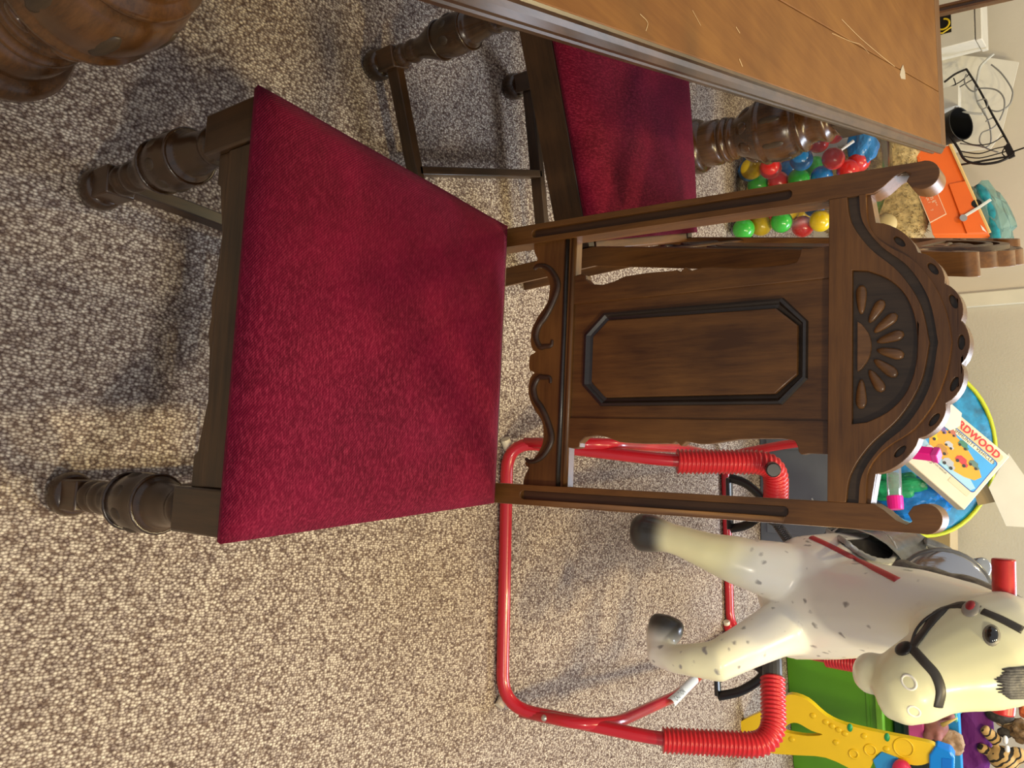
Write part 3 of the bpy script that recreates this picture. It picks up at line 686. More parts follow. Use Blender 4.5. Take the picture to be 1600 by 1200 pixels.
strap('bridle_strap', [(1424, 1012), (1445, 985), (1470, 955), (1500, 945), (1530, 953)], .0095, STRAP, body)
strap('bridle_strap', [(1424, 1012), (1445, 1035), (1462, 1055), (1470, 1080), (1466, 1105)], .0085, STRAP, body)
strap('bridle_strap', [(1535, 955), (1565, 968), (1598, 985)], .0075, STRAP, body)
strap('rein', [(1424, 1008), (1432, 985), (1450, 965), (1480, 950), (1500, 946)], .0030, STRAP, body, .003)
def stud(name, x, y, rx, ry, mat, hgt=.006):
    c, n = on_horse(x, y, 0); bm = bmesh.new()
    m3 = n.to_track_quat('Z', 'Y').to_matrix(); ball(bm, c, (rx, ry, hgt), 16, f=m3); return hp(name, bm, mat, body, smooth=True)
stud('bit_rosette', 1412, 1013, .017, .017, BLACKP)
stud('brow_rosette', 1517, 951, .019, .016, pbr('rosette_rim', (.30, .28, .25), .4), .005); stud('rosette_centre', 1517, 948, .014, .010, pbr('rosette_red', (.30, .02, .03), .4), .008)
c, n = on_horse(1549, 992); m3 = n.to_track_quat('Z', 'Y').to_matrix()
bm = bmesh.new(); ball(bm, c-n*.004, (.0205, .0150, .0105), 18, f=m3); hp('eyelid', bm, pbr('eyelid_grey', (.20, .19, .17), .4), body, smooth=True)
bm = bmesh.new(); ball(bm, c-n*.001, (.0170, .0118, .0105), 18, f=m3); hp('eye', bm, pbr('eye_black', (.006, .006, .007), .06, coat=1), body, smooth=True)
# nostril, mouth crease
for x, y, r in ((1420, 1066, .013), (1428, 1112, .011)):
    c, n = on_horse(x, y); bm = bmesh.new(); a = n.orthogonal().normalized(); b_ = n.cross(a)
    tube(bm, [c-n*.0019+a*r*math.cos(t*.42)+b_*r*.8*math.sin(t*.42) for t in range(15)], .0026, 8, closed=True); hp('nostril', bm, HW, body, smooth=True)
MANE = pbr('mane_grey', (.13, .125, .115), .45, noise_amt=.5, noise_scale=60, bump=.6, bump_scale=90)
bm = bmesh.new()
q = spline([at_y(1405, 888, 1.45), at_y(1440, 898, 1.43), at_y(1480, 908, 1.40), at_y(1530, 922, 1.36), at_y(1580, 945, 1.31), at_y(1620, 965, 1.29)], 6)
tube(bm, q, [(.020+.002*math.sin(i*.9), .030) for i in range(len(q))], 10, ref=(1, 0, 0)); hp('mane', bm, MANE, body, smooth=True)
bm = bmesh.new()
for i in range(11):
    a = 1046+4.2*i; tip = 1552+6*abs(math.sin(i*2.3))+.55*(i-5)**2
    qq = [on_horse(x, y, .0005) for x, y in ((1630, a-4), (1600, a), (1578, a+1), (tip, a+2*math.sin(i)))]
    tube(bm, [p for p, _ in qq], [(.003, .0052), (.004, .0052), (.003, .0045), (.0006, .0012)], 7, ref=[n_ for _, n_ in qq])
hp('forelock', bm, MANE, body, smooth=True)
# hand pegs through the neck
bm = bmesh.new(); a, b = at_y(1568, 873, 1.27), at_y(1572, 1062, 1.27); tube(bm, [a, b], .0200, 28); hp('hand_peg', bm, pbr('red_wood', (.42, .010, .010), .35, noise_amt=.25, noise_scale=30), horse, bevel=.003)
bm = bmesh.new(); a = at_y(1572, 1062, 1.27); b = at_y(1566, 1115, 1.27); tube(bm, [a, b], .0200, 28); hp('hand_peg', bm, MATS['red_wood'], horse, bevel=.003)
# saddle
SAD = pbr('saddle_silver', (.20, .205, .215), .22, metal=.55, noise_amt=.35, noise_scale=25)
SADD = pbr('saddle_black', (.035, .035, .038), .25, noise_amt=.4, noise_scale=40)
bm = bmesh.new()
def half_shell(y0, y1, n=9, grow=.012, a0=-.25, a1=math.pi+.25):
    rows = []
    for i in range(n+1):
        y = y0+(y1-y0)*i/n; t = i/n; dip = -.018*math.sin(math.pi*t)
        rows.append([V((.41+(.137+grow)*math.cos(a0+(a1-a0)*j/16), y, .64+dip*math.sin(max(0, a0+(a1-a0)*j/16))+(.150+grow)*math.sin(a0+(a1-a0)*j/16))) for j in range(17)])
    g = [[bm.verts.new(p) for p in r] for r in rows]
    for A, B in zip(g, g[1:]):
        for j in range(16): bm.faces.new((A[j], A[j+1], B[j+1], B[j]))
    return g
half_shell(1.56, 1.97)
bmesh.ops.solidify(bm, geom=bm.faces[:], thickness=.012)
sad = hp('saddle', bm, SAD, horse, smooth=True)
bm = bmesh.new()
rot = Matrix.Rotation(-.25, 3, 'X')
ball(bm, V((.402, 1.60, .850)), (.104, .028, .100), 28, f=rot); hp('pommel', bm, pbr('pommel_silver', (.50, .52, .56), .12, metal=.85), sad, smooth=True)
bm = bmesh.new(); q = [V((.402, 1.60, .850))+rot @ V((.104*math.cos(t*2*math.pi/40), .004, .100*math.sin(t*2*math.pi/40))) for t in range(40)]
tube(bm, q, .0065, 8, closed=True); hp('pommel_rim', bm, SAD, sad, smooth=True)
bm = bmesh.new(); tube(bm, spline([V((.30, 1.91, .74)), V((.33, 1.94, .80)), V((.41, 1.955, .835)), V((.49, 1.94, .80)), V((.52, 1.91, .74))], 6), [.016]*25, 10); hp('cantle', bm, SAD, sad, smooth=True)
bm = bmesh.new(); hb = at_y(1505, 880, 1.70); ht = at_y(1534, 888, 1.66); tube(bm, spline([hb-V((0, 0, .05)), hb, hb.lerp(ht, .7), ht, ht+(ht-hb)*.12], 4), [.026, .024, .022, .021, .02, .019, .017, .018, .020, .022, .024, .025, .025, .024, .021, .018, .010], 14); hp('saddle_horn', bm, pbr('horn_silver', (.32, .35, .40), .15, metal=.6), sad, smooth=True)
def flank(x, y, out=0):
    p, n = on_horse(x, y, out); return p, n
# fender on the left flank with rope edge, red blanket edge
fc = [(1296, 832), (1312, 848), (1335, 866), (1360, 878), (1385, 880), (1394, 868), (1388, 850), (1370, 835), (1345, 826), (1320, 824)]
bm = bmesh.new(); pp = [flank(x, y, .006) for x, y in fc]; cc = flank(1350, 850, .012)
cv = bm.verts.new(cc[0]); rv = [bm.verts.new(p) for p, _ in spline and [(p, n_) for p, n_ in pp]]
for i in range(len(rv)): bm.faces.new((cv, rv[i], rv[(i+1) % len(rv)]))
bmesh.ops.solidify(bm, geom=bm.faces[:], thickness=.008)
hp('fender', bm, SADD, sad, smooth=True)
bm = bmesh.new(); q = spline([p+n_*.004 for p, n_ in pp], 5, closed=True); tube(bm, q, [.0055+.0015*(i % 2) for i in range(len(q))], 8, closed=True); hp('rope_edge', bm, pbr('rope_grey', (.30, .30, .29), .4), sad, smooth=True)
strap('blanket_edge', [(1268, 840), (1290, 850), (1330, 870), (1370, 890), (1402, 906)], .0082, pbr('faded_red', (.50, .055, .060), .45), sad, .004)
# ---- red frame
TR = .0152
frL = V((.094, 1.030, .017)); frR = V((.712, 1.062, .017))
U1 = [V((.198, 1.275, .592)), V((.127, 1.265, .600)), V((.126, 1.185, .397)), V((.100, 1.060, .06)), frL, frR, V((.722, 1.095, .06)), V((.731, 1.18, .372)), V((.722, 1.255, .590)), V((.640, 1.265, .598)), V((.578, 1.27, .590))]
U1 = [V((.215, 1.275, .594)), V((.118, 1.262, .604)), frL+V((0, 0, .0)), frR, V((.728, 1.252, .604)), V((.570, 1.27, .594))]
U1 = [at_y(1212, 790, 1.43), at_y(1213, 722, 1.37), at_y(1058, 721, 1.22), V((.092, 1.035, .017)), V((.714, 1.062, .017)), at_y(1035, 1156, 1.22), at_y(1210, 1166, 1.37), at_y(1207, 1058, 1.44)]
path1 = round_path(U1, .075, 7)
bm = bmesh.new(); tube(bm, path1, TR, 14); fr = hp('front_frame', bm, RED, horse, smooth=True)
rearP = [at_y(1330, 760, 2.24), at_y(1338, 684, 2.24), at_y(1240, 692, 2.27), V((.072, 2.262, .017)), V((.690, 2.335, .017)), V((.712, 2.28, .30)), V((.705, 2.24, .515)), V((.60, 2.24, .500))]
bm = bmesh.new(); tube(bm, round_path(rearP, .075, 7), TR, 14); rf = hp('rear_frame', bm, RED, horse, smooth=True)
br = [V((.722, 1.085, .055)), V((.727, 1.125, .20)), V((.729, 1.20, .245)), V((.742, 1.60, .20)), V((.742, 2.02, .09)), V((.700, 2.30, .030))]
bm = bmesh.new(); tube(bm, round_path(br, .08, 6), TR*.92, 14); sb = hp('side_tube', bm, RED, horse, smooth=True)
brl = [V((.118-(p.x-.722)*.9-.022, p.y-.03, p.z)) for p in br]
bm = bmesh.new(); tube(bm, round_path(brl, .08, 6), TR*.92, 14); hp('side_tube', bm, RED, horse, smooth=True)
# caution sticker wrapped along the side tube
la, lb = br[3].lerp(br[4], -.28), br[3].lerp(br[4], .42)
nrm = (CAM-la).normalized(); dirl = (lb-la).normalized(); side_ = dirl.cross(nrm).normalized(); nr2 = side_.cross(dirl)
bm = bmesh.new(); g = []
for i in range(2):
    g.append([bm.verts.new((la, lb)[i]+(nr2*math.cos(t)+side_*math.sin(t))*(TR*.92+.0006)) for t in [-1.1+2.2*j/8 for j in range(9)]])
for j in range(8): bm.faces.new((g[0][j], g[1][j], g[1][j+1], g[0][j+1]))
stk = hp('caution_sticker', bm, pbr('sticker_white', (.72, .76, .76), .45), sb, smooth=True)
text_mesh('lettering', 'CAUTION', pbr('ink_dark', (.03, .04, .05), .6), sb, la+dirl*.02-side_*.0075*-1+nr2*(TR*.92+.0005)+HO, dirl, -side_, .020, .0012, 1.25)
# corrugated sleeves
def sleeve(pts, parent, name='corrugated_sleeve'):
    q = round_path(pts, .06, 10); L_ = [0]
    for a, b in zip(q, q[1:]): L_.append(L_[-1]+(b-a).length)
    N = int(L_[-1]/.0024); out = []; rr = []; j = 0
    for i in range(N+1):
        s = L_[-1]*i/N
        while j < len(q)-2 and L_[j+1] < s: j += 1
        out.append(q[j].lerp(q[j+1], (s-L_[j])/max(1e-6, L_[j+1]-L_[j]))); rr.append(.0262+.0030*math.cos(i*2*math.pi/4))
    bm = bmesh.new(); tube(bm, out, rr, 20); return hp(name, bm, SLEEVE, parent, smooth=True)
P1 = U1
sleeve([P1[5]+V((0, 0, .002)), P1[6], P1[7]], fr)
sleeve([P1[2]+V((0, 0, .002)), P1[1], P1[0]], fr)
sleeve([V((.708, 2.262, .38)), rearP[6], rearP[7]], rf)
sleeve([rearP[2].lerp(rearP[1], .3), rearP[1], rearP[0]], rf)
def plug(a, b, r, mat, parent, name):
    bm = bmesh.new(); tube(bm, [a, a.lerp(b, .06), a.lerp(b, .94), b], [r*.9, r, r, r*.85], 16); return hp(name, bm, mat, parent, smooth=False)
plug(P1[7], P1[7]+(P1[7]-P1[6]).normalized()*.045, .0225, GREYP, fr, 'end_plug'); plug(P1[0], P1[0]+(P1[0]-P1[1]).normalized()*.045, .0225, GREYP, fr, 'end_plug')
bc = at_y(1206, 732, 1.325); plug(bc, bc+V((.004, -.020, .012)), .0165, BLACKP, fr, 'bolt_cap')
for x, y in ((850, 1122), (885, 1130)):
    c = at_y(x, y, 1.060+(x-800)*.0007-.006); bm = bmesh.new(); ball(bm, c, (.0075, .006, .0075), 12); hp('bolt', bm, STEEL, fr, smooth=True)
for c, d, par in ((V((.104, 1.043, .012)), V((-.016, -.010, 0)), fr), (V((.700, 1.070, .012)), V((.014, -.012, 0)), fr), (V((.676, 2.318, .014)), V((-.026, -.012, 0)), rf)):
    bm = bmesh.new(); tube(bm, [c-d*.4, c+d], .0115, 12); hp('foot_cap', bm, WHITEC, par)
bm = bmesh.new(); tube(bm, [V((.72, 2.345, .016)), V((.66, 2.312, .016))], TR, 12); hp('tube_end', bm, RED, rf, smooth=True)
# springs from the frame tops to the body
for a, b in ((P1[7]+(P1[7]-P1[6]).normalized()*.045, V((.49, 1.58, .52))), (P1[0]+(P1[0]-P1[1]).normalized()*.045, V((.33, 1.58, .52))), (rearP[7]-V((.01, 0, 0)), V((.50, 2.06, .56))), (rearP[0]+V((.01, 0, 0)), V((.32, 2.06, .56)))):
    d = (b-a); L0 = d.length; d.normalize(); e1 = d.orthogonal().normalized(); e2 = d.cross(e1); n_ = int(L0/.0085)*8
    bm = bmesh.new(); tube(bm, [a+d*L0*i/n_+(e1*math.cos(i*math.pi/4)+e2*math.sin(i*math.pi/4))*.011 for i in range(n_+1)], .0018, 5); hp('spring', bm, pbr('spring_steel', (.10, .10, .11), .35, metal=.8), horse, smooth=True)
# stirrups
def stirrup(pb0, pb1, ptop):
    mid = (pb0+pb1)/2; bm = bmesh.new()
    tube(bm, [pb0, pb1], [(.006, .0155)]*2, 8, ref=(0, 0, 1)); st = hp('stirrup', bm, BLACKP, sad, bevel=.002)
    q = spline([pb0, pb0.lerp(ptop, .55)+(pb0-mid)*.28, ptop, pb1.lerp(ptop, .55)+(pb1-mid)*.28, pb1], 6)
    bm = bmesh.new(); tube(bm, q, [(.005, .011)]*len(q), 8, ref=(0, 1, 0)); hp('stirrup_bow', bm, BLACKP, st, smooth=True)
stirrup(at_y(1122, 1088, 1.45), at_y(1119, 1020, 1.47), at_y(1192, 1052, 1.47))
stirrup(at_y(1139, 746, 1.45), at_y(1141, 826, 1.47), at_y(1196, 790, 1.47))

# ================================================================== THINGS ALONG THE BACK WALL
def frame_box(bm, o, ux, uy, uz, a, b, c, mi=0):
    """box with corner o, edges ux*a, uy*b, uz*c"""
    p = [o, o+ux*a, o+ux*a+uy*b, o+uy*b]; box8(bm, p+[q+uz*c for q in p], mi); return bm
UZ = V((0, 0, 1))
# ---- grey storage tub
GREYB = pbr('slate_plastic', (.125, .150, .195), .42, noise_amt=.08)
def tub(label, name, cat, x0, x1, y0, y1, h, mat, rimmat, ang=0, t=.006, taper=.03, rim=.018):
    c = V(((x0+x1)/2, (y0+y1)/2, 0)); R = thing(name, label, cat, c, ang); hx, hy = (x1-x0)/2, (y1-y0)/2
    def rect(k, z, ins=0): return [V((sx*(hx*k-ins), sy*(hy*k-ins), z)) for sx, sy in ((-1, -1), (1, -1), (1, 1), (-1, 1))]
    def rr(k, z, ins=0, rad=.035):
        out = []
        for i, p in enumerate(rect(k, z, ins)):
            s = V((math.copysign(1, p.x), math.copysign(1, p.y), 0)); cc = p-s*rad
            a0 = math.atan2(s.y, s.x)-math.pi/4
            out += [cc+V((rad*math.cos(a0+math.pi/2*j/4), rad*math.sin(a0+math.pi/2*j/4), 0)) for j in range(5)]
        return out
    bm = bmesh.new(); rows = [rr(1-taper, .002), rr(1, h), rr(1, h, t), rr(1-taper, .01, t)]
    g = [[bm.verts.new(p) for p in r] for r in rows]; n = len(g[0])
    for A, B in zip(g, g[1:]):
        for i in range(n): bm.faces.new((A[i], A[(i+1) % n], B[(i+1) % n], B[i]))
    bm.faces.new(g[0][::-1]); bm.faces.new(g[-1])
    mk('tub_body', bm, mat, R, smooth=False, bevel=.002)
    bm = bmesh.new(); rows = [rr(1, h-rim, -.002), rr(1, h-rim, -.014), rr(1, h, -.014), rr(1, h+.004, -.008), rr(1, h+.004, t)]
    g = [[bm.verts.new(p) for p in r] for r in rows]
    for A, B in zip(g, g[1:]):
        for i in range(n): bm.faces.new((A[i], A[(i+1) % n], B[(i+1) % n], B[i]))
    mk('rim', bm, rimmat, R, bevel=.002)
    return R, hx, hy
gt_, hx, hy = tub('slate grey plastic storage tub on the carpet behind the rocking horse', 'storage_tub', 'tub', -.10, .42, 2.615, 2.94, .40, GREYB, GREYB, .06)
bm = bmesh.new(); frame_box(bm, V((.04, -hy-.001, .20)), V((.9, 0, .45)).normalized(), V((-.45, 0, .9)).normalized(), V((0, -1, 0)), .04, .006, .0008); mk('scuff', bm, pbr('scuff_pale', (.42, .46, .50), .6), gt_)
for s in (-.16, .16):
    bm = bmesh.new(); frame_box(bm, V((s-.02, -hy-.004, .03)), V((1, 0, 0)), V((0, 1, 0)), UZ, .04, .004, .30); mk('moulded_rib', bm, GREYB, gt_, bevel=.002)
# ---- contents of the grey tub
def crumple(name, c, r, mat, label, cat, seed, amp=.35, f=9, parent=None, sub=4):
    bm = bmesh.new(); bmesh.ops.create_icosphere(bm, subdivisions=sub, radius=1)
    for v in bm.verts:
        p = v.co.copy(); d = 1+amp*(noise.noise(p*1.7+V((seed, 0, 0))))+amp*.35*abs(noise.noise(p*f*.6+V((0, seed, 0))))
        v.co = V(c)+V((p.x*r[0], p.y*r[1], p.z*r[2]))*d
    o = mk(name, bm, mat, parent, smooth=False); tag(o, label, cat); return o
TEALF = pbr('teal_nylon', (.010, .185, .330), .42, noise_amt=.55, noise_scale=22, bump=.5, bump_scale=30)
LIME = pbr('lime_piping', (.52, .56, .015), .5)
def play_ring():
    Pn = at_y(1447, 705, 3.03); n = V((.10, -.83, .55)).normalized()
    R = thing('folded_play_tunnel', 'folded teal nylon play tunnel with lime piping behind the toy box', 'toy', Pn)
    ex = V((1, .12, 0)); ex = (ex-n*ex.dot(n)).normalized(); ey = n.cross(ex)
    rad = [(at_pl(1447+108*math.cos(t), 705+132*math.sin(t), Pn, n)-Pn) for t in [2*math.pi*i/48 for i in range(48)]]
    bm = bmesh.new(); rows = []
    for k, (s, off) in enumerate(((0, .012), (.35, .016), (.7, .010), (.93, .006), (1, 0), (.93, -.03), (.5, -.04), (0, -.04))):
        rows.append([bm.verts.new(p*s+n*(off+(.010*noise.noise(V((i*.45, s*5, 2))) if 0 < s < 1 else 0))) for i, p in enumerate(rad)] if s else [bm.verts.new(n*off)])
    def join(A, B):
        m = max(len(A), len(B))
        for i in range(m):
            j = (i+1) % m
            f = [A[i % len(A)]] + ([A[j % len(A)]] if len(A) > 1 else []) + ([B[j % len(B)]] if len(B) > 1 else []) + [B[i % len(B)]]
            try: bm.faces.new(f)
            except ValueError: pass
    for A, B in zip(rows, rows[1:]): join(A, B)
    mk('nylon_skin', bm, TEALF, R, smooth=True)
    for sc, off, th in ((1.0, .002, .0085), (.96, -.02, .007)):
        bm = bmesh.new(); tube(bm, [p*sc+n*off+ey*(.012 if sc < 1 else 0) for p in rad], th, 8, closed=True); mk('piping', bm, LIME, R, smooth=True)
    bm = bmesh.new(); ar = [p*(.98-.30*max(0, math.sin((i-22)*.20)) if 20 <= i <= 40 else .98)+n*.017 for i, p in enumerate(rad)][20:40]; tube(bm, ar, [(.003, .020)]*len(ar), 8, ref=n); mk('lime_panel', bm, LIME, R, smooth=True)
    return R
play_ring()
crumple('crumpled_bag', at_y(1428, 760, 2.78)-V((0, 0, .06)), (.055, .04, .105), pbr('green_film', (.02, .36, .14), .3, noise_amt=.5, noise_scale=25), 'crumpled green plastic bag inside the slate grey tub', 'plastic bag', 3)
crumple('crumpled_bag', at_y(1462, 780, 2.80)-V((0, 0, .07)), (.070, .04, .115), pbr('blue_film', (.01, .19, .60), .3, noise_amt=.4, noise_scale=25), 'crumpled bright blue plastic bag inside the slate grey tub', 'plastic bag', 5)
# ---- HARDWOOD toy box: art board printed, box of real thickness
def toy_box():
    P0 = at_y(1450, 712, 2.66); n = V((-.05, -.80, .60)).normalized()
    A = lambda x, y, o=0: at_pl(x, y, P0, n)+n*o-P0
    bl, br_, tr_ = A(1408, 712), A(1507, 797), A(1577, 716)
    ux = (br_-bl).normalized(); uy = n.cross(ux).normalized()
    w = (br_-bl).length; h = (tr_-br_).dot(uy)
    R = thing('vehicle_toy_box', 'cream toy box printed HARDWOOD COMMUNITY VEHICLES tilted in the slate grey tub', 'box', P0)
    bm = bmesh.new(); frame_box(bm, bl-n*.05, ux, uy, n, w, h*1.02, .05); mk('carton', bm, pbr('cream_card', (.72, .66, .48), .55), R, bevel=.003)
    Q = lambda u, v, o=0: bl+ux*(u*w)+uy*(v*h)+n*o
    def poly(name, pts, mat, o=.0004, t=.0004):
        bm = bmesh.new(); prism(bm, pts, o, o+t, lambda a, y, b: Q(a, b, y)); return mk(name, bm, mat, R)
    rr = lambda x0, y0, x1, y1, r=.03: arc((x0+r, y0+r), r, math.pi, 1.5*math.pi, 3)+arc((x1-r, y0+r), r, 1.5*math.pi, 2*math.pi, 3)+arc((x1-r, y1-r), r, 0, .5*math.pi, 3)+arc((x0+r, y1-r), r, .5*math.pi, math.pi, 3)
    poly('printed_border', rr(.05, .26, .95, .84, .04), pbr('print_navy', (.02, .06, .30), .5))
    poly('printed_sky', rr(.06, .27, .94, .83, .04), pbr('print_sky', (.06, .36, .72), .5), .0008)
    poly('printed_ground', [(.06, .30), (.55, .27), (.90, .27), (.93, .34), (.8, .40), (.3, .36), (.06, .42)], pbr('print_pale_blue', (.35, .60, .72), .5), .0012)
    poly('printed_cloud', [(.08, .52), (.16, .40), (.30, .38), (.45, .34), (.60, .33), (.74, .36), (.86, .42), (.90, .52), (.80, .60), (.66, .66), (.50, .72), (.32, .74), (.16, .70)], pbr('print_orange', (.78, .36, .03), .5), .0016)
    poly('title_plaque', rr(.05, .845, .95, .965, .03), pbr('print_tan', (.70, .52, .28), .5))
    poly('banner', rr(.20, .765, .90, .825, .02), pbr('print_cream', (.78, .72, .52), .5), .0012)
    RW = pbr('print_red', (.62, .03, .045), .5)
    text_mesh('title_lettering', 'HARDWOOD', RW, R, Q(.085, .872, .0008), ux, uy, w*.128, .0006, 1.06, .03)
    text_mesh('banner_lettering', 'COMMUNITY VEHICLES', pbr('print_black', (.03, .03, .03), .6), R, Q(.215, .777, .0018), ux, uy, w*.060, .0006, 1.12)
    cars = [(.17, .66, .13, (.20, .12, .33)), (.29, .72, .12, (.50, .15, .10)), (.49, .68, .15, (.06, .22, .14)), (.12, .50, .17, (.75, .55, .02)), (.36, .55, .13, (.50, .52, .55)), (.33, .43, .17, (.45, .22, .05)), (.60, .48, .18, (.55, .05, .06)), (.74, .56, .15, (.12, .20, .16)), (.50, .33, .18, (.42, .46, .50)), (.22, .33, .13, (.55, .58, .62))]
    bmw = bmesh.new(); 
    for i, (cx, cy, s, col) in enumerate(cars):
        m = pbr('print_car_%d' % i, col, .5)
        poly('printed_vehicle', [(cx-s*.5, cy), (cx+s*.5, cy), (cx+s*.5, cy+s*.25), (cx+s*.30, cy+s*.30), (cx+s*.18, cy+s*.52), (cx-s*.30, cy+s*.52), (cx-s*.5, cy+s*.30)], m, .0022)
        for k in (-.28, .28): prism(bmw, [(cx+k*s+.13*s*math.cos(t), cy+.13*s*math.sin(t)) for t in [i_*math.pi/5 for i_ in range(10)]], .0028, .0031, lambda a, y, b: Q(a, b, y))
    mk('printed_wheels', bmw, pbr('print_black', (.03, .03, .03), .6), R)
    poly('printed_notice', rr(.62, .17, .92, .25, .01), pbr('print_notice', (.66, .60, .40), .5))
    for i, yv in enumerate((.20, .17, .14)): text_mesh('small_print', 'COLORFUL WOODEN TOY VEHICLES' if i == 0 else ('FOR AGES 3 AND UP' if i == 1 else 'SET OF TEN'), MATS['print_black'], R, Q(.08, yv+.02, .0005), ux, uy, w*.028, .0005)
    # loose paper over the title's first letters
    bm = bmesh.new(); prism(bm, [(.04, .725), (.245, .74), (.285, .83), (.300, .90), (.215, 1.05), (-.02, 1.06), (-.06, .80)], .004, .0052, lambda a, y, b: Q(a, b, y)+P0)
    o = mk('paper_scrap', bm, pbr('paper_white', (.74, .72, .66), .7)); tag(o, 'white paper scrap lying over the first letters of the HARDWOOD box', 'paper')
    return R
toy_box()
# ---- clear tubes with pink caps
PINK = pbr('hot_pink', (.80, .012, .30), .3); CLEAR = clear('clear_plastic', (.93, .95, .95), .3, .05, (.8, .85, .85), .12)
def cap_tube(label, a, b, c, r):
    R = thing('bubble_tube', label, 'tube', a); bm = bmesh.new(); tube(bm, [V((0, 0, 0)), b-a], r*.92, 18); mk('clear_barrel', bm, CLEAR, R, smooth=False)
    bm = bmesh.new(); tube(bm, [b-a-(c-b)*.05, b-a+(c-b)*.03, b-a+(c-b)*.7, c-a], [r, r*1.04, r*1.0, r*.96], 18); mk('pink_cap', bm, PINK, R, label='hot pink cap'); return R
cap_tube('clear bubble tube with round pink cap hanging upright over the slate tub', at_y(1395, 690, 2.60), at_y(1398, 776, 2.595), at_y(1400, 796, 2.59), .026)
R = thing('bubble_wand_case', 'flat hot pink plastic case lying across the HARDWOOD box', 'toy', at_y(1420, 706, 2.58)); o0 = at_y(1420, 706, 2.58)
a, b, c = at_y(1405, 704, 2.59)-o0, at_y(1458, 710, 2.58)-o0, at_y(1468, 712, 2.57)-o0
bm = bmesh.new(); tube(bm, [a, b], [(.016, .025)]*2, 4, ref=V((0, 1, 1))); mk('case_body', bm, PINK, R, bevel=.003)
bm = bmesh.new(); tube(bm, [b, c], [(.018, .028)]*2, 4, ref=V((0, 1, 1))); mk('case_lid', bm, pbr('light_pink', (.86, .06, .45), .3), R, bevel=.003)
# ---- white open carton behind the tub
o0 = V((.20, 3.10, 0)); R = thing('open_carton', 'white cardboard carton with raised flap by the back wall', 'box', o0)
bm = bmesh.new(); bx(bm, (-.16, .06, 0), (.20, .20, .56)); mk('carton_body', bm, pbr('kraft_card', (.42, .31, .16), .8), R, bevel=.003)
def slab_px(name, pts, Y, tilt, th, mat, parent, o0):
    P = at_y(pts[0][0], pts[0][1], Y); n = V((0, -math.cos(tilt), math.sin(tilt)))
    q = [at_pl(x, y, P, n)-o0 for x, y in pts]; bm = bmesh.new()
    f = [bm.verts.new(p) for p in q]; k = [bm.verts.new(p-n*th) for p in q]; bm.faces.new(f); bm.faces.new(k[::-1])
    for i in range(len(q)): bm.faces.new((f[i], f[(i+1) % len(q)], k[(i+1) % len(q)], k[i]))
    return mk(name, bm, mat, parent)
CARD = pbr('white_card', (.74, .72, .64), .7)
slab_px('carton_flap', [(1576, 708), (1545, 762), (1572, 822), (1640, 826), (1640, 800)], 2.95, .25, .004, CARD, R, o0)
slab_px('carton_side', [(1520, 762), (1540, 752), (1556, 784), (1528, 790)], 2.98, .1, .004, pbr('kraft_card', (.42, .31, .16), .8), R, o0)

# ---- green storage bin
GREEN = pbr('lime_green_plastic', (.085, .290, .012), .4, noise_amt=.06); GREENL = pbr('lime_green_rim', (.16, .42, .03), .35)
g0 = at_z(1226, 1000, 0); gang = .20
gw, gd, gh = .66, .36, .365
gdir = V((math.cos(gang), math.sin(gang), 0)); gn = V((-math.sin(gang), math.cos(gang), 0))
gc = g0+gdir*(gw/2-.10)+gn*(gd/2)
R, hx, hy = tub('lime green plastic storage bin on the carpet right of the horse', 'storage_bin', 'tub', gc.x-gw/2, gc.x+gw/2, gc.y-gd/2, gc.y+gd/2, gh, GREEN, GREENL, gang, .006, .02, .022)
bm = bmesh.new(); bx(bm, (-hx*.995, -hy-.003, gh-.060), (hx*.995, -hy+.002, gh-.048)); mk('moulded_step', bm, GREEN, R, bevel=.002)
bm = bmesh.new(); bx(bm, (-hx+.006, -hy+.006, gh-.02), (hx-.006, hy-.006, gh-.004)); mk('lid_panel', bm, GREEN, R, bevel=.002)
# ---- clear tub with blue rim on the bin
BLUE = pbr('sky_blue_plastic', (.02, .25, .62), .35)
ct = gc+gn*.06+gdir*.02
CT, chx, chy = tub('clear plastic toy tub with sky blue rim standing on the lime green bin', 'toy_tub', 'tub', ct.x-.30, ct.x+.34, ct.y-.12, ct.y+.14, .235, clear('smoky_clear', (.25, .34, .36), .2, .08, (.03, .06, .07), .45), BLUE, gang, .004, .03, .060)
CT.location.z = gh+.003
def soft(name, parts, mat, label, cat, vox=.006, extra=()):
    c0 = V(parts[0][0]); R = thing(name, label, cat, c0); bm = bmesh.new()
    for p in parts:
        if len(p) == 2: ball(bm, V(p[0])-c0, p[1], 14)
        else: tube(bm, [V(p[0])-c0, (V(p[0])+V(p[1]))/2-c0, V(p[1])-c0], [p[2], p[2]*1.05, p[2]*.8], 10)
    remeshed('plush_body', bm, mat, R, vox, 3)
    for nm, c, r, m in extra:
        bm = bmesh.new(); ball(bm, V(c)-c0, r, 12); mk(nm, bm, m, R, smooth=True)
    return R
TIG = bpy.data.materials.new('tiger_fur'); TIG.use_nodes = True
nt = TIG.node_tree; wv = nt.nodes.new('ShaderNodeTexWave'); wv.inputs['Scale'].default_value = 20; wv.inputs['Distortion'].default_value = 5; wv.inputs['Detail'].default_value = 2; wv.bands_direction = 'DIAGONAL'
tc = nt.nodes.new('ShaderNodeTexCoord'); rp = nt.nodes.new('ShaderNodeValToRGB'); rp.color_ramp.elements[0].position = .22; rp.color_ramp.elements[0].color = (.02, .015, .01, 1); rp.color_ramp.elements[1].position = .36; rp.color_ramp.elements[1].color = (.55, .34, .12, 1)
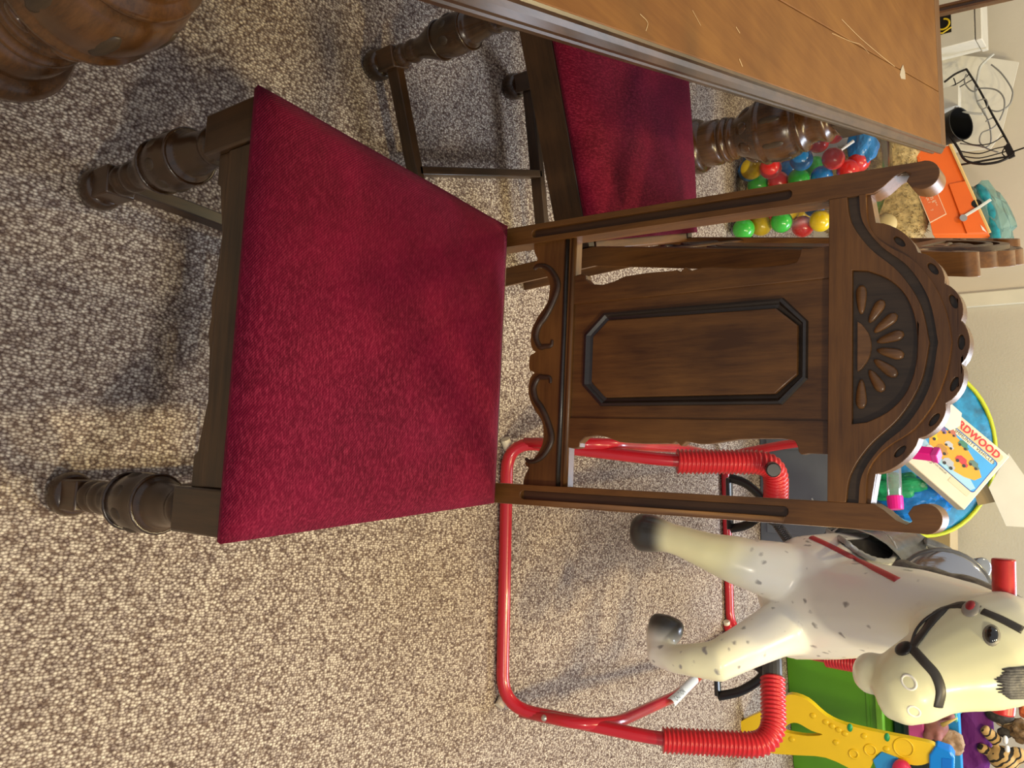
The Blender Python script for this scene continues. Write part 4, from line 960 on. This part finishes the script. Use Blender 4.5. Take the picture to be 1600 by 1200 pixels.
nt.links.new(tc.outputs['Object'], wv.inputs['Vector']); nt.links.new(wv.outputs[0], rp.inputs[0]); nt.links.new(rp.outputs[0], nt.nodes['Principled BSDF'].inputs['Base Color']); nt.nodes['Principled BSDF'].inputs['Roughness'].default_value = .9
TY = 3.19
P = at_y
soft('plush_tiger', [(P(1568, 1185, TY), (.045, .05, .055)), (P(1560, 1160, TY), P(1536, 1137, TY-.02), .022), (P(1590, 1180, TY), (.03, .03, .035)), (P(1536, 1170, TY-.01), (.020, .02, .022))], TIG, 'striped tan plush tiger lying on toys above the blue rim', 'plush toy')
DKF = pbr('dark_fur', (.045, .038, .032), .9, noise_amt=.6, noise_scale=70); TAN = pbr('tan_plush', (.62, .46, .28), .8); WHT = pbr('white_plush', (.75, .72, .66), .8)
soft('plush_cat', [(P(1562, 1118, TY+.02), (.030, .03, .05)), (P(1556, 1103, TY+.02), (.02, .02, .022)), (P(1570, 1145, TY+.01), (.02, .02, .028))], DKF, 'dark mottled plush animal standing between the tiger and horse head', 'plush toy', extra=[('plush_paw', P(1571, 1156, TY-.02), (.016, .012, .009), WHT), ('plush_paw', P(1574, 1171, TY-.02), (.015, .012, .009), WHT), ('white_ear', P(1545, 1101, TY-.01), (.006, .006, .012), WHT)])
soft('plush_doll', [(P(1573, 1130, TY+.03), (.020, .02, .040)), (P(1577, 1117, TY+.03), (.018, .018, .016))], TAN, 'small tan toy figure with red cap below the horse forelock', 'toy', extra=[('red_cap', P(1576, 1106, TY+.02), (.026, .022, .012), SLEEVE)])
crumple('curly_brown_plush', P(1595, 1142, TY+.02), (.035, .03, .045), pbr('curly_brown', (.13, .075, .03), .9, noise_amt=.6, noise_scale=60), 'curly dark brown plush toy at the right edge above the tiger', 'plush toy', 8, .5, 14)
crumple('purple_cloth_heap', ct+gdir*.12+gn*.035+V((0, 0, gh+.245)), (.165, .055, .075), pbr('purple_cloth', (.14, .012, .17), .8), 'heap of purple cloth filling the clear tub beneath the tiger', 'cloth', 9, .2)
crumple('orange_plush', P(1605, 1110, TY+.08), (.03, .03, .03), pbr('orange_cloth', (.62, .16, .05), .8), 'orange cloth toy above the curly brown plush', 'plush toy', 11, .2)
# toys on the green bin lid, in front of the clear tub
zt = gh
FY = gc.y-.135
MAUVE = pbr('mauve_plush', (.27, .10, .085), .7, noise_amt=.25, noise_scale=30)
UNI = soft('plush_unicorn', [(P(1462, 1135, FY+.03), (.050, .035, .045)), (P(1480, 1118, FY+.02), (.018, .02, .028)), (P(1450, 1150, FY), (.02, .02, .018)), (P(1466, 1152, FY-.0), (.017, .02, .016))], MAUVE, 'mauve brown plush animal with golden horn on the green bin', 'plush toy', extra=[])
bm = bmesh.new(); a, b = P(1472, 1133, FY-.01), P(1496, 1122, FY-.02); tube(bm, [a-UNI.location, b-UNI.location], [.009, .002], 10); mk('horn', bm, pbr('gold_horn', (.72, .50, .15), .35), UNI, smooth=True, label='golden horn')
crumple('teal_plush', P(1485, 1104, FY+.06), (.045, .03, .032), pbr('teal_plush', (.10, .38, .33), .8), 'teal plush flower toy behind the horse muzzle', 'plush toy', 4, .55, 5)
bm = bmesh.new(); c = P(1427, 1146, FY-.005); frame_box(bm, c-V((.05, 0, .02)), gdir, gn, UZ, .09, .05, .055); tag(mk('pink_toy_block', bm, pbr('rose_plastic', (.52, .07, .26), .45), None, bevel=.004), 'rose pink toy block on the green bin rim under the muzzle', 'toy')
crumple('beige_plush', P(1484, 1160, FY+.04), (.045, .03, .05), pbr('beige_plush', (.34, .22, .13), .9, noise_amt=.3, noise_scale=50), 'beige furry plush toy beside the blue walker handle', 'plush toy', 14, .25)
# things seen through the smoky tub
crumple('green_toy', ct+gdir*.12+V((0, 0, gh+.10)), (.12, .05, .075), pbr('dark_green_toy', (.02, .14, .07), .5), 'dark green toy seen through the clear tub wall', 'toy', 21, .3)
crumple('violet_toy', ct+gdir*.30-gn*.03+V((0, 0, gh+.09)), (.06, .05, .07), pbr('violet_toy', (.05, .03, .16), .5), 'violet toy inside the clear tub at its right end', 'toy', 22, .3)
crumple('magenta_toy', ct-gdir*.06-gn*.03+V((0, 0, gh+.11)), (.05, .04, .06), pbr('magenta_toy', (.20, .02, .10), .5), 'magenta toy inside the clear tub by the horse cheek', 'toy', 23, .3)

# ---- yellow walker / activity toy
YEL = pbr('yellow_plastic', (.78, .53, .010), .3, noise_amt=.05)
def walker():
    P0 = at_z(1158, 1142, 0.0); top = at_y(1450, 1160, P0.y+.10)
    n = V((.06, -.96, .0)); 
    ax = V((1, .1, 0)).normalized(); t = (top-P0); n = ax.cross(V((0, t.y, t.z)).normalized()).normalized()
    if n.y > 0: n = -n
    A = lambda x, y, o=0: at_pl(x, y, P0, n)+n*o-P0
    R = thing('toddler_walker', 'yellow plastic toddler walker frame with blue grip in front of the green bin', 'toy', P0)
    out = [(1142, 1140), (1160, 1126), (1205, 1105), (1222, 1094), (1235, 1085), (1262, 1094), (1290, 1118), (1320, 1132), (1380, 1146), (1440, 1158), (1462, 1166), (1462, 1184), (1446, 1194), (1428, 1196), (1410, 1190), (1375, 1176), (1362, 1196), (1350, 1215), (1335, 1205), (1290, 1184), (1240, 1180), (1200, 1176), (1165, 1160), (1143, 1152)]
    hole = [(1232, 1132), (1246, 1130), (1268, 1142), (1285, 1148), (1262, 1150), (1235, 1146), (1225, 1142)]
    hole = [(p.x, p.y) for p in spline([V((a, b, 0)) for a, b in hole], 3, closed=True)]
    out = [(p.x, p.y) for p in spline([V((a, b, 0)) for a, b in out], 3, closed=True)]
    bm = bmesh.new(); prism(bm, out, .0, -.030, lambda a, y, b: A(a, b, y), [hole]); mk('side_frame', bm, YEL, R, bevel=.006, seg=3)
    for (x, y, rx) in ((1412, 1168, .030), (1360, 1172, .018), (1334, 1178, .014)):
        c = A(x, y, .001); q = [c+(ax*math.cos(k*math.pi/12)+ax.cross(n)*math.sin(k*math.pi/12))*rx for k in range(24)]
        bm = bmesh.new(); tube(bm, q, .0035, 8, closed=True); mk('embossed_ring', bm, YEL, R, smooth=True)
    for (x, y) in ((1290, 1128), (1300, 1134), (1310, 1140), (1320, 1146), (1237, 1155), (1306, 1160), (1270, 1118), (1350, 1150), (1385, 1170)):
        bm = bmesh.new(); c = A(x, y, .0); ball(bm, c, (.010, .006, .012), 10); mk('embossed_mark', bm, YEL, R, smooth=True)
    for x, y in ((1328, 1137), (1386, 1152)):
        bm = bmesh.new(); ball(bm, A(x, y, .0), (.014, .007, .009), 12); mk('green_stud', bm, pbr('green_stud', (.01, .30, .10), .4), R, smooth=True)
    bm = bmesh.new(); prism(bm, [(1364, 1187), (1378, 1174), (1404, 1184), (1396, 1210), (1370, 1204)], .006, -.01, lambda a, y, b: A(a, b, y)); mk('blue_panel', bm, BLUE, R, bevel=.002)
    bm = bmesh.new(); ball(bm, A(1410, 1200, .02), (.035, .03, .03), 18); mk('red_knob', bm, pbr('rose_red', (.66, .02, .10), .3), R, smooth=True)
    bm = bmesh.new(); prism(bm, [(1452, 1178), (1462, 1164), (1486, 1172), (1492, 1182), (1490, 1230), (1452, 1230)], .012, -.05, lambda a, y, b: A(a, b, y)); g = mk('blue_grip', bm, pbr('bright_blue', (.0, .22, .78), .25), R, bevel=.006, seg=3)
    bm = bmesh.new(); prism(bm, [(1472, 1182), (1487, 1184), (1486, 1225), (1472, 1225)], .014, .010, lambda a, y, b: A(a, b, y)); mk('grip_inset', bm, pbr('bright_blue2', (.0, .16, .70), .25), g)
    return R
walker()

# ================================================================== LEFT CORNER
# ---- bag of play balls
cols = {'red': (.66, .025, .02), 'yellow': (.74, .52, .01), 'green': (.05, .46, .05), 'blue': (.02, .19, .52)}
BM_ = {k: pbr('ball_'+k, v, .22, coat=.3) for k, v in cols.items()}
balls = [(1150, 271, 'blue'), (1174, 264, 'yellow'), (1204, 263, 'red'), (1184, 288, 'green'), (1160, 296, 'yellow'), (1216, 284, 'red'), (1231, 267, 'blue'), (1252, 249, 'blue'), (1228, 238, 'red'), (1248, 280, 'green'), (1274, 260, 'green'), (1278, 222, 'red'), (1302, 248, 'red'), (1284, 276, 'blue'), (1302, 208, 'red'), (1342, 252, 'red'), (1325, 266, 'red'),
         (1162, 358, 'green'), (1172, 336, 'red'), (1189, 352, 'yellow'), (1221, 347, 'green'), (1254, 354, 'red'), (1232, 330, 'yellow'), (1251, 333, 'yellow'), (1282, 345, 'yellow'), (1272, 322, 'blue'), (1205, 330, 'red'), (1300, 300, 'yellow'), (1318, 320, 'blue'), (1196, 312, 'blue')]
bs = []
me = None
for x, y, c in balls:
    f = (x-1150)/300; Yb = 2.36+.20*f
    p = at_y(x, y, Yb)
    if p.z < .04: p = at_z(x, y, .04)
    r = .0395 if c != 'blue' or x != 1252 else .041
    bs.append([p, r, c])
dirs = [(b[0]-CAM).normalized() for b in bs]
front = {(1174, 264), (1204, 263), (1252, 249), (1278, 222), (1302, 248), (1189, 352), (1221, 347), (1282, 345)}
back = {(1150, 271), (1160, 296), (1231, 267), (1274, 260), (1250, 280), (1196, 312), (1251, 333), (1300, 300), (1318, 320), (1302, 208), (1228, 238)}
for i, (x, y, c) in enumerate(balls):
    if (x, y) in back: bs[i][0] += dirs[i]*.12
    if (x, y) in front: bs[i][0] -= dirs[i]*.03
for it in range(80):            # let the balls push one another apart in depth
    for i in range(len(bs)):
        for j in range(i):
            d = bs[i][0]-bs[j][0]; g = bs[i][1]+bs[j][1]-d.length
            if g > 0:
                s_ = 1 if d.dot(dirs[i]) > 0 else -1
                bs[i][0] += dirs[i]*s_*g*.4; bs[j][0] -= dirs[j]*s_*g*.4
if True:
    for b in bs: b[0].z = max(b[0].z, .041)
ranks = {}
order = {c: sorted([b for b in bs if b[2] == c], key=lambda b: -b[0].z) for c in cols}
words = ['highest', 'second highest', 'third highest', 'fourth highest', 'fifth highest', 'sixth highest', 'seventh highest', 'eighth highest', 'ninth highest', 'tenth highest', 'eleventh highest', 'twelfth highest']
for p, r, c in bs:
    if c not in ranks:
        bm = bmesh.new(); ball(bm, (0, 0, 0), 1, 24); o = mk('play_ball', bm, BM_[c], None, smooth=True); ranks[c] = o
    else: o = ranks[c].copy(); COL.objects.link(o)
    k = [b[0] for b in order[c]].index(p)
    o.location = p; o.scale = (r, r, r)
    tag(o, '%s plastic play ball, %s of the %s balls in the clear bag' % (c, words[k] if k < len(order[c])-1 else 'lowest', c), 'ball', 'play balls in the clear bag')
# clear bag film round them
bm = bmesh.new(); cen = sum((b[0] for b in bs), V())/len(bs); rows = []
zmax = .50
for i in range(13):
    z = .004+zmax*i/12; near = [b for b in bs if abs(b[0].z-z) < .11]
    cx = sum(b[0].x for b in near)/len(near) if near else cen.x; cy = sum(b[0].y for b in near)/len(near) if near else cen.y
    k = min(1, .55+i*.3) if i < 3 else (1 if i < 11 else (.8 if i == 11 else .35))
    rows.append((cx, cy, z, k))
g = []
for ii, (cx, cy, z, k) in enumerate(rows):
    cx = sum(r[0] for r in rows[max(0, ii-2):ii+3])/len(rows[max(0, ii-2):ii+3]); cy = sum(r[1] for r in rows[max(0, ii-2):ii+3])/len(rows[max(0, ii-2):ii+3])
    g.append([bm.verts.new(V((cx+k*.245*math.cos(t)*(1+.05*noise.noise(V((math.cos(t)*2, math.sin(t)*2, z*9)))), cy+k*.125*math.sin(t)*(1+.08*noise.noise(V((math.cos(t)*2, 5, z*9)))), z))) for t in [2*math.pi*j/40 for j in range(40)]])
for A, B in zip(g, g[1:]):
    for j in range(40): bm.faces.new((A[j], A[(j+1) % 40], B[(j+1) % 40], B[j]))
bm.faces.new(g[-1])
tag(mk('clear_bag', bm, clear('bag_film', (.97, .98, .97), .08, .18), None, smooth=True), 'clear plastic bag full of coloured play balls on the carpet behind the table', 'bag')
# small things at the mouth of the bag
bm = bmesh.new(); c = at_y(1260, 208, 2.50); frame_box(bm, c-V((.025, .0, .025)), V((.8, 0, .6)), V((0, 1, 0)), V((-.6, 0, .8)), .05, .05, .05); tag(mk('toy_block', bm, pbr('ball_yellow', cols['yellow']), None, bevel=.003), 'yellow toy cube among the play balls next to the table leg', 'toy block')
crumple('blue_pouch', at_y(1348, 228, 2.52), (.075, .035, .048), pbr('blue_foil', (.02, .22, .58), .25), 'shiny blue pouch on top of the play balls under the table corner', 'pouch', 31, .3, 6)
bm = bmesh.new(); a, b = at_y(1312, 236, 2.44), at_y(1334, 220, 2.45); tube(bm, [a, b], [.004, .006], 8); tag(mk('white_strap', bm, pbr('strap_white', (.8, .82, .85), .4), None), 'short white plastic strap across the blue pouch', 'strap')
# ---- tan furry plush
def plush():
    c0 = at_y(1405, 300, 2.74); R = thing('tan_plush_toy', 'large tan shaggy plush toy resting below the orange shoebox', 'plush toy', c0)
    FUR = pbr('tan_fur', (.46, .34, .155), .95, noise_amt=.35, noise_scale=60, bump=.6, bump_scale=120)
    bm = bmesh.new()
    ball(bm, at_y(1390, 318, 2.77)-c0, (.24, .085, .150), 20); ball(bm, at_y(1398, 238, 2.76)-c0, (.11, .08, .10), 16); ball(bm, at_y(1322, 300, 2.84)-c0, (.19, .09, .15), 16)
    body_ = remeshed('plush_body', bm, FUR, R, .014, 4)
    me = body_.data; bm = bmesh.new(); vs = [v for v in me.vertices]
    for i in range(7000):
        v = random.choice(vs); p = v.co; n = v.normal
        if n.y > .35: continue
        d = (n*.6+V((random.uniform(-.5, .5), random.uniform(-.5, .1), random.uniform(-.9, .1)))).normalized()
        s = d.cross(V((random.random(), random.random(), .3))).normalized()*.0022; L_ = random.uniform(.012, .024)
        a = p+V((random.uniform(-.006, .006), 0, random.uniform(-.006, .006)))-n*.002
        bm.faces.new([bm.verts.new(a-s), bm.verts.new(a+s), bm.verts.new(a+d*L_)])
    f = mk('fur', bm, FUR, R); f['kind'] = 'stuff'
    bm = bmesh.new(); ball(bm, at_y(1385, 350, 2.69)-c0, (.040, .03, .038), 16); mk('plush_pad', bm, pbr('cream_pad', (.60, .47, .22), .9), R, smooth=True)
plush()
# ---- orange shoebox
def shoebox():
    P0 = at_y(1455, 362, 2.72); n = V((-.12, -.86, .50)).normalized()
    A = lambda x, y: at_pl(x, y, P0, n)-P0
    p0, p1, p2, p3 = A(1430, 235), A(1457, 366), A(1546, 364), A(1484, 226)
    ORG = pbr('orange_card', (.80, .135, .008), .5); ORGD = pbr('orange_card_in', (.62, .12, .015), .6)
    R = thing('shoebox', 'orange cardboard shoebox with label lying tilted on the tan plush', 'box', P0)
    dn = V((.02, .17, .0))
    m0, m1 = p0.lerp(p3, .56), p1.lerp(p2, .60)
    bm = bmesh.new(); box8(bm, [p0, p1, p1+dn, p0+dn, p3-n*.006, p2-n*.006, p2-n*.006+dn, p3-n*.006+dn]); mk('box_body', bm, ORG, R, bevel=.002)
    # tucked lid front standing proud of the body
    fr0, fr1 = m0.lerp(m1, .40), m0.lerp(m1, .80)
    t0, t1 = p3.lerp(p2, .40), p3.lerp(p2, .80)
    lidp = [m0.lerp(m1, .44), m1, p2, p3.lerp(p2, .42)]
    bm = bmesh.new(); a = [q+n*.004 for q in lidp]; b = [q-n*.002 for q in lidp]
    f = [bm.verts.new(q) for q in a]; k = [bm.verts.new(q) for q in b]; bm.faces.new(f); bm.faces.new(k[::-1])
    for i in range(4): bm.faces.new((f[i], f[(i+1) % 4], k[(i+1) % 4], k[i]))
    lid = mk('lid_flap', bm, ORG, R, bevel=.0015)
    bm = bmesh.new(); tube(bm, [p3+n*.002, p2+n*.002], [(.004, .006)]*2, 6, ref=n); mk('cut_edge', bm, pbr('card_edge', (.78, .52, .20), .7), R)
    bm = bmesh.new(); c = A(1525, 319)+n*.0045; e1 = (p2-p3).normalized(); e2 = n.cross(e1)
    prism(bm, [(.016*math.cos(t), .018*math.sin(t)) for t in [i*math.pi/9 for i in range(18)]], 0, .0006, lambda x, y, z: c+e1*x+e2*z+n*y); mk('finger_hole', bm, pbr('hole_black', (.004, .004, .004), .9), lid)
    # printed label
    q = [A(1435, 306), A(1453, 349), A(1479, 335), A(1461, 292)]
    def plate(qs, o, t, mat, nm, par=R):
        bm = bmesh.new(); f = [bm.verts.new(v+n*(o+t)) for v in qs]; k = [bm.verts.new(v+n*o) for v in qs]; bm.faces.new(f); bm.faces.new(k[::-1])
        for i in range(len(qs)): bm.faces.new((f[i], f[(i+1) % len(qs)], k[(i+1) % len(qs)], k[i]))
        return mk(nm, bm, mat, par)
    cq = sum(q, V())/4
    lb = plate(q, .0005, .0005, pbr('label_white', (.82, .62, .42), .5), 'label_border')
    plate([cq+(v-cq)*.93 for v in q], .0011, .0004, pbr('label_orange', (.72, .14, .03), .5), 'label_face')
    ex = (q[1]-q[0]).normalized(); ey = (q[3]-q[0]).normalized()
    for tx_, ox, oy, s in (('US 8', .020, .036, .016), ('UK 7', .020, .022, .012), ('EUR 41', .045, .046, .008), ('26 CM', .012, .056, .007), ('7', .070, .020, .014)):
        text_mesh('label_print', tx_, MATS['label_white'], R, q[0]+ex*ox+ey*oy+n*.0016, ex, ey, s, .0005)
    plate([A(1429, 294), A(1435, 306), A(1444, 301), A(1444, 292)], .0006, .0004, pbr('sticker_cream', (.80, .72, .60), .5), 'white_sticker')
    tick = [(1531, 352), (1534, 360), (1541, 364), (1536, 357)]
    plate([A(*v) for v in tick], .0046, .0005, pbr('logo_white', (.85, .82, .78), .5), 'tick_mark')
    # hang tag on a plastic strip
    T = thing('hang_tag', 'silver disc tag on a clear strip hanging over the orange shoebox', 'tag', P0)
    bm = bmesh.new(); c = A(1503, 343)+n*.012; prism(bm, [(.013*math.cos(t), .013*math.sin(t)) for t in [i*math.pi/10 for i in range(20)]], 0, .003, lambda x, y, z: c+e1*x+e2*z+n*y); mk('disc', bm, pbr('tag_silver', (.45, .43, .40), .25, metal=.6), T)
    bm = bmesh.new(); tube(bm, spline([A(1505, 340)+n*.013, A(1517, 333)+n*.014, A(1530, 325)+n*.016, A(1546, 314)+n*.012], 4), [(.0012, .006)]*13, 6, ref=n); mk('strip', bm, pbr('strip_clear', (.72, .74, .70), .3), T)
    # teal clear package lying on the box
    K = thing('blister_pack', 'clear and teal plastic package lying on top of the orange shoebox', 'packaging', P0)
    up = (p2-p1).normalized()
    bm = bmesh.new(); q = spline([A(1531, 284)-n*.03, A(1541, 300)-n*.03, A(1552, 325)-n*.035, A(1560, 352)-n*.04, A(1562, 372)-n*.04], 4); tube(bm, q, [.012+.012*min(1, i/3)*(1 if i < 14 else .8) for i in range(len(q))], 12); mk('teal_bottle', bm, pbr('teal_gel', (.015, .24, .30), .15, coat=.5, noise_amt=.4, noise_scale=40), K, smooth=True)
    bm = bmesh.new(); bmesh.ops.create_icosphere(bm, subdivisions=3, radius=1); cc = A(1558, 325)-n*.05
    for v in bm.verts:
        pz = v.co.copy(); d = 1+.30*noise.noise(pz*2.3+V((4, 0, 0))); v.co = cc+(e1*pz.x*.13+up*pz.y*.065+n*pz.z*.04)*d
    mk('clear_shell', bm, clear('aqua_film', (.72, .90, .88), .25, .12, (.35, .62, .58), .30), K)
shoebox()
# ---- white low cabinet carrying rack and carton (mostly behind the table)
WC = pbr('white_laminate', (.70, .69, .64), .5)
ZC = .50
cab = thing('low_cabinet', 'white low cabinet behind the table end carrying a wire rack', 'cabinet', (-1.65, 2.93, 0), .12)
bm = bmesh.new(); bx(bm, (-.75, -.10, 0), (.47, .09, ZC)); mk('cabinet_body', bm, WC, cab, bevel=.004)
# carton
c0 = V((-1.545, 2.872, ZC+.001)); K = thing('white_carton', 'white lidded carton with black and yellow label on the low cabinet', 'box', c0, .10)
bm = bmesh.new(); bx(bm, (-.36, 0, 0), (.0, .13, .215)); mk('carton_body', bm, CARD, K, bevel=.003)
bm = bmesh.new(); bx(bm, (-.364, -.004, .218), (.004, .134, .240)); mk('carton_lid', bm, CARD, K, bevel=.003)
lp = at_y(1471, 39, 2.872)-c0
bm = bmesh.new(); bx(bm, (lp.x-.055, -.0015, lp.z-.035), (lp.x+.042, .001, lp.z+.036)); lb = mk('black_label', bm, pbr('label_black', (.012, .010, .008), .5), K)
bm = bmesh.new(); cq = V((lp.x+.004, -.003, lp.z+.008)); tube(bm, [cq+V((.020*math.cos(t), 0, .022*math.sin(t))) for t in [-.9+i*.3 for i in range(14)]], .0035, 6); mk('yellow_emblem', bm, pbr('emblem_yellow', (.80, .58, .02), .5), lb)
bm = bmesh.new(); tube(bm, [cq+V((.028, 0, -.028)), cq+V((.034, 0, -.002)), cq+V((.020, 0, .028))], .003, 6); mk('yellow_emblem', bm, MATS['emblem_yellow'], lb)
# white board leaning on the wall
def leaning(name, pts, Y, tilt, mat, label, cat):
    P = at_y(pts[0][0], pts[0][1], Y); n = V((.12, -math.cos(tilt), math.sin(tilt))).normalized(); bm = bmesh.new()
    q = [at_pl(x, y, P, n) for x, y in pts]; f = [bm.verts.new(p) for p in q]; k = [bm.verts.new(p-n*.008) for p in q]; bm.faces.new(f); bm.faces.new(k[::-1])
    for i in range(len(q)): bm.faces.new((f[i], f[(i+1) % len(q)], k[(i+1) % len(q)], k[i]))
    return tag(mk(name, bm, mat), label, cat)
leaning('white_board', [(1592, 97), (1545, 90), (1470, 84), (1470, 240), (1548, 232), (1566, 205)], 3.07, .06, pbr('board_white', (.80, .78, .70), .6), 'white board leaning on the wall behind the black wire rack', 'board')
# wire rack
WIRE = pbr('black_wire', (.02, .016, .014), .4, metal=.3)
r0 = V((-1.32, 2.93, ZC)); K = thing('wire_rack', 'black wire rack basket holding a cup and loose cables', 'rack', r0)
def wires(name, polys, rad, mat, par, off):
    bm = bmesh.new()
    for pts, Y0, Y1 in polys:
        n_ = len(pts); q = spline([at_y(x, y, Y0+(Y1-Y0)*i/max(1, n_-1))-off for i, (x, y) in enumerate(pts)], 5); tube(bm, q, rad, 7)
    return mk(name, bm, mat, par, smooth=True)
wires('top_rail', [([(1510, 108), (1530, 140), (1550, 178), (1568, 210), (1584, 240)], 2.98, 2.86), ([(1510, 108), (1492, 116), (1476, 128)], 2.98, 2.92)], .0042, WIRE, K, r0)
wires('front_rail', [([(1480, 205), (1497, 232), (1508, 250), (1530, 256), (1555, 254), (1572, 248), (1584, 240)], 2.86, 2.86)], .005, WIRE, K, r0)
for pts, a, b in (([(1493, 215), (1520, 226), (1548, 224), (1568, 212), (1567, 214)], 2.90, 2.90), ([(1500, 236), (1530, 240), (1556, 232), (1578, 228)], 2.87, 2.87), ([(1505, 244), (1530, 247), (1560, 240), (1580, 234)], 2.865, 2.865), ([(1476, 140), (1500, 128), (1514, 116)], 2.95, 2.97), ([(1476, 150), (1496, 138), (1520, 124)], 2.95, 2.96), ([(1490, 122), (1493, 132), (1490, 145)], 2.95, 2.95), ([(1576, 222), (1566, 238), (1572, 246)], 2.86, 2.86)):
    wires('wire', [(pts, a, b)], .0022, WIRE, K, r0)
bm = bmesh.new(); c = at_y(1574, 240, 2.86)-r0; frame_box(bm, c-V((.03, .004, .012)), V((.95, 0, .3)).normalized(), V((0, 1, 0)), V((-.3, 0, .95)).normalized(), .055, .008, .022); mk('corner_bracket', bm, WIRE, K, bevel=.002)
bm = bmesh.new(); a = at_y(1580, 238, 2.86)-r0; b = at_y(1600, 231, 2.84)-r0; tube(bm, [a, b], .003, 7); mk('hook', bm, WIRE, K)
for x, y in ((1484, 232), (1578, 244)):
    bm = bmesh.new(); a = at_y(x, y, 2.86); tube(bm, [a-r0, V((a.x, a.y, ZC))-r0], .004, 8); mk('rack_foot', bm, WIRE, K)
# cup in the rack
cc = at_y(1503, 196, 2.90); K = thing('pen_cup', 'round black desk cup standing in the wire rack', 'cup', V((cc.x, cc.y, ZC+.004)))
K.location.z = ZC+.036; K.location.y += .05; hc_ = max(.09, (cc.z-ZC)*.9); bm = bmesh.new(); lathe(bm, [(.050, 0), (.058, hc_*.5), (.064, hc_), (.060, hc_), (.054, hc_*.5), (.047, .008)], (0, 0), 28, f=lambda p: Matrix.Rotation(.50, 3, 'X') @ p); mk('cup_wall', bm, pbr('cup_black', (.010, .010, .011), .35), K, smooth=False, bevel=.001)
# small white box
bm = bmesh.new(); c = at_y(1484, 158, 2.93); frame_box(bm, V((c.x-.06, c.y, ZC+.001)), V((1, 0, 0)), V((0, 1, 0)), UZ, .085, .05, max(.05, c.z-ZC+.03)); tag(mk('small_white_box', bm, CARD, None, bevel=.002), 'small white box between the black cup and table edge', 'box')
# cables
CAB = pbr('grey_cable', (.26, .26, .25), .45); CABL = pbr('white_cable', (.55, .56, .52), .4)
for i, (pts, Y, r, m, lab) in enumerate((
    ([(1553, 84), (1540, 95), (1531, 106), (1527, 125), (1524, 142), (1528, 160), (1536, 172), (1540, 180)], 2.97, .0048, CABL, 'pale thick cable running down from the white carton into the rack'),
    ([(1549, 101), (1565, 115), (1580, 137), (1582, 150), (1576, 165), (1560, 174), (1545, 170), (1540, 160)], 2.99, .003, CAB, 'grey cable looping widest over the white board'),
    ([(1510, 116), (1507, 128), (1515, 140), (1524, 143), (1530, 138), (1555, 140), (1568, 152), (1569, 170), (1562, 188)], 2.95, .003, CAB, 'grey cable making a tall loop above the black cup'),
    ([(1540, 190), (1553, 184), (1557, 194), (1547, 202), (1534, 208), (1531, 222), (1542, 232), (1560, 238)], 2.92, .0026, CAB, 'grey cable with small loop beside the top rail'),
    ([(1527, 158), (1540, 155), (1543, 166), (1535, 172), (1541, 182), (1547, 200), (1548, 222), (1540, 230), (1528, 228), (1500, 224)], 2.925, .0026, CAB, 'grey cable hanging lowest at the right of the black cup'),
    ([(1492, 168), (1505, 174), (1520, 177), (1536, 178)], 2.905, .0045, CABL, 'pale cable lying across the mouth of the black cup'))):
    bm = bmesh.new(); q = spline([at_y(x, y, Y) for x, y in pts], 6); tube(bm, q, r, 7); tag(mk('cable', bm, m, None, smooth=True), lab, 'cable', 'loose cables in the wire rack')
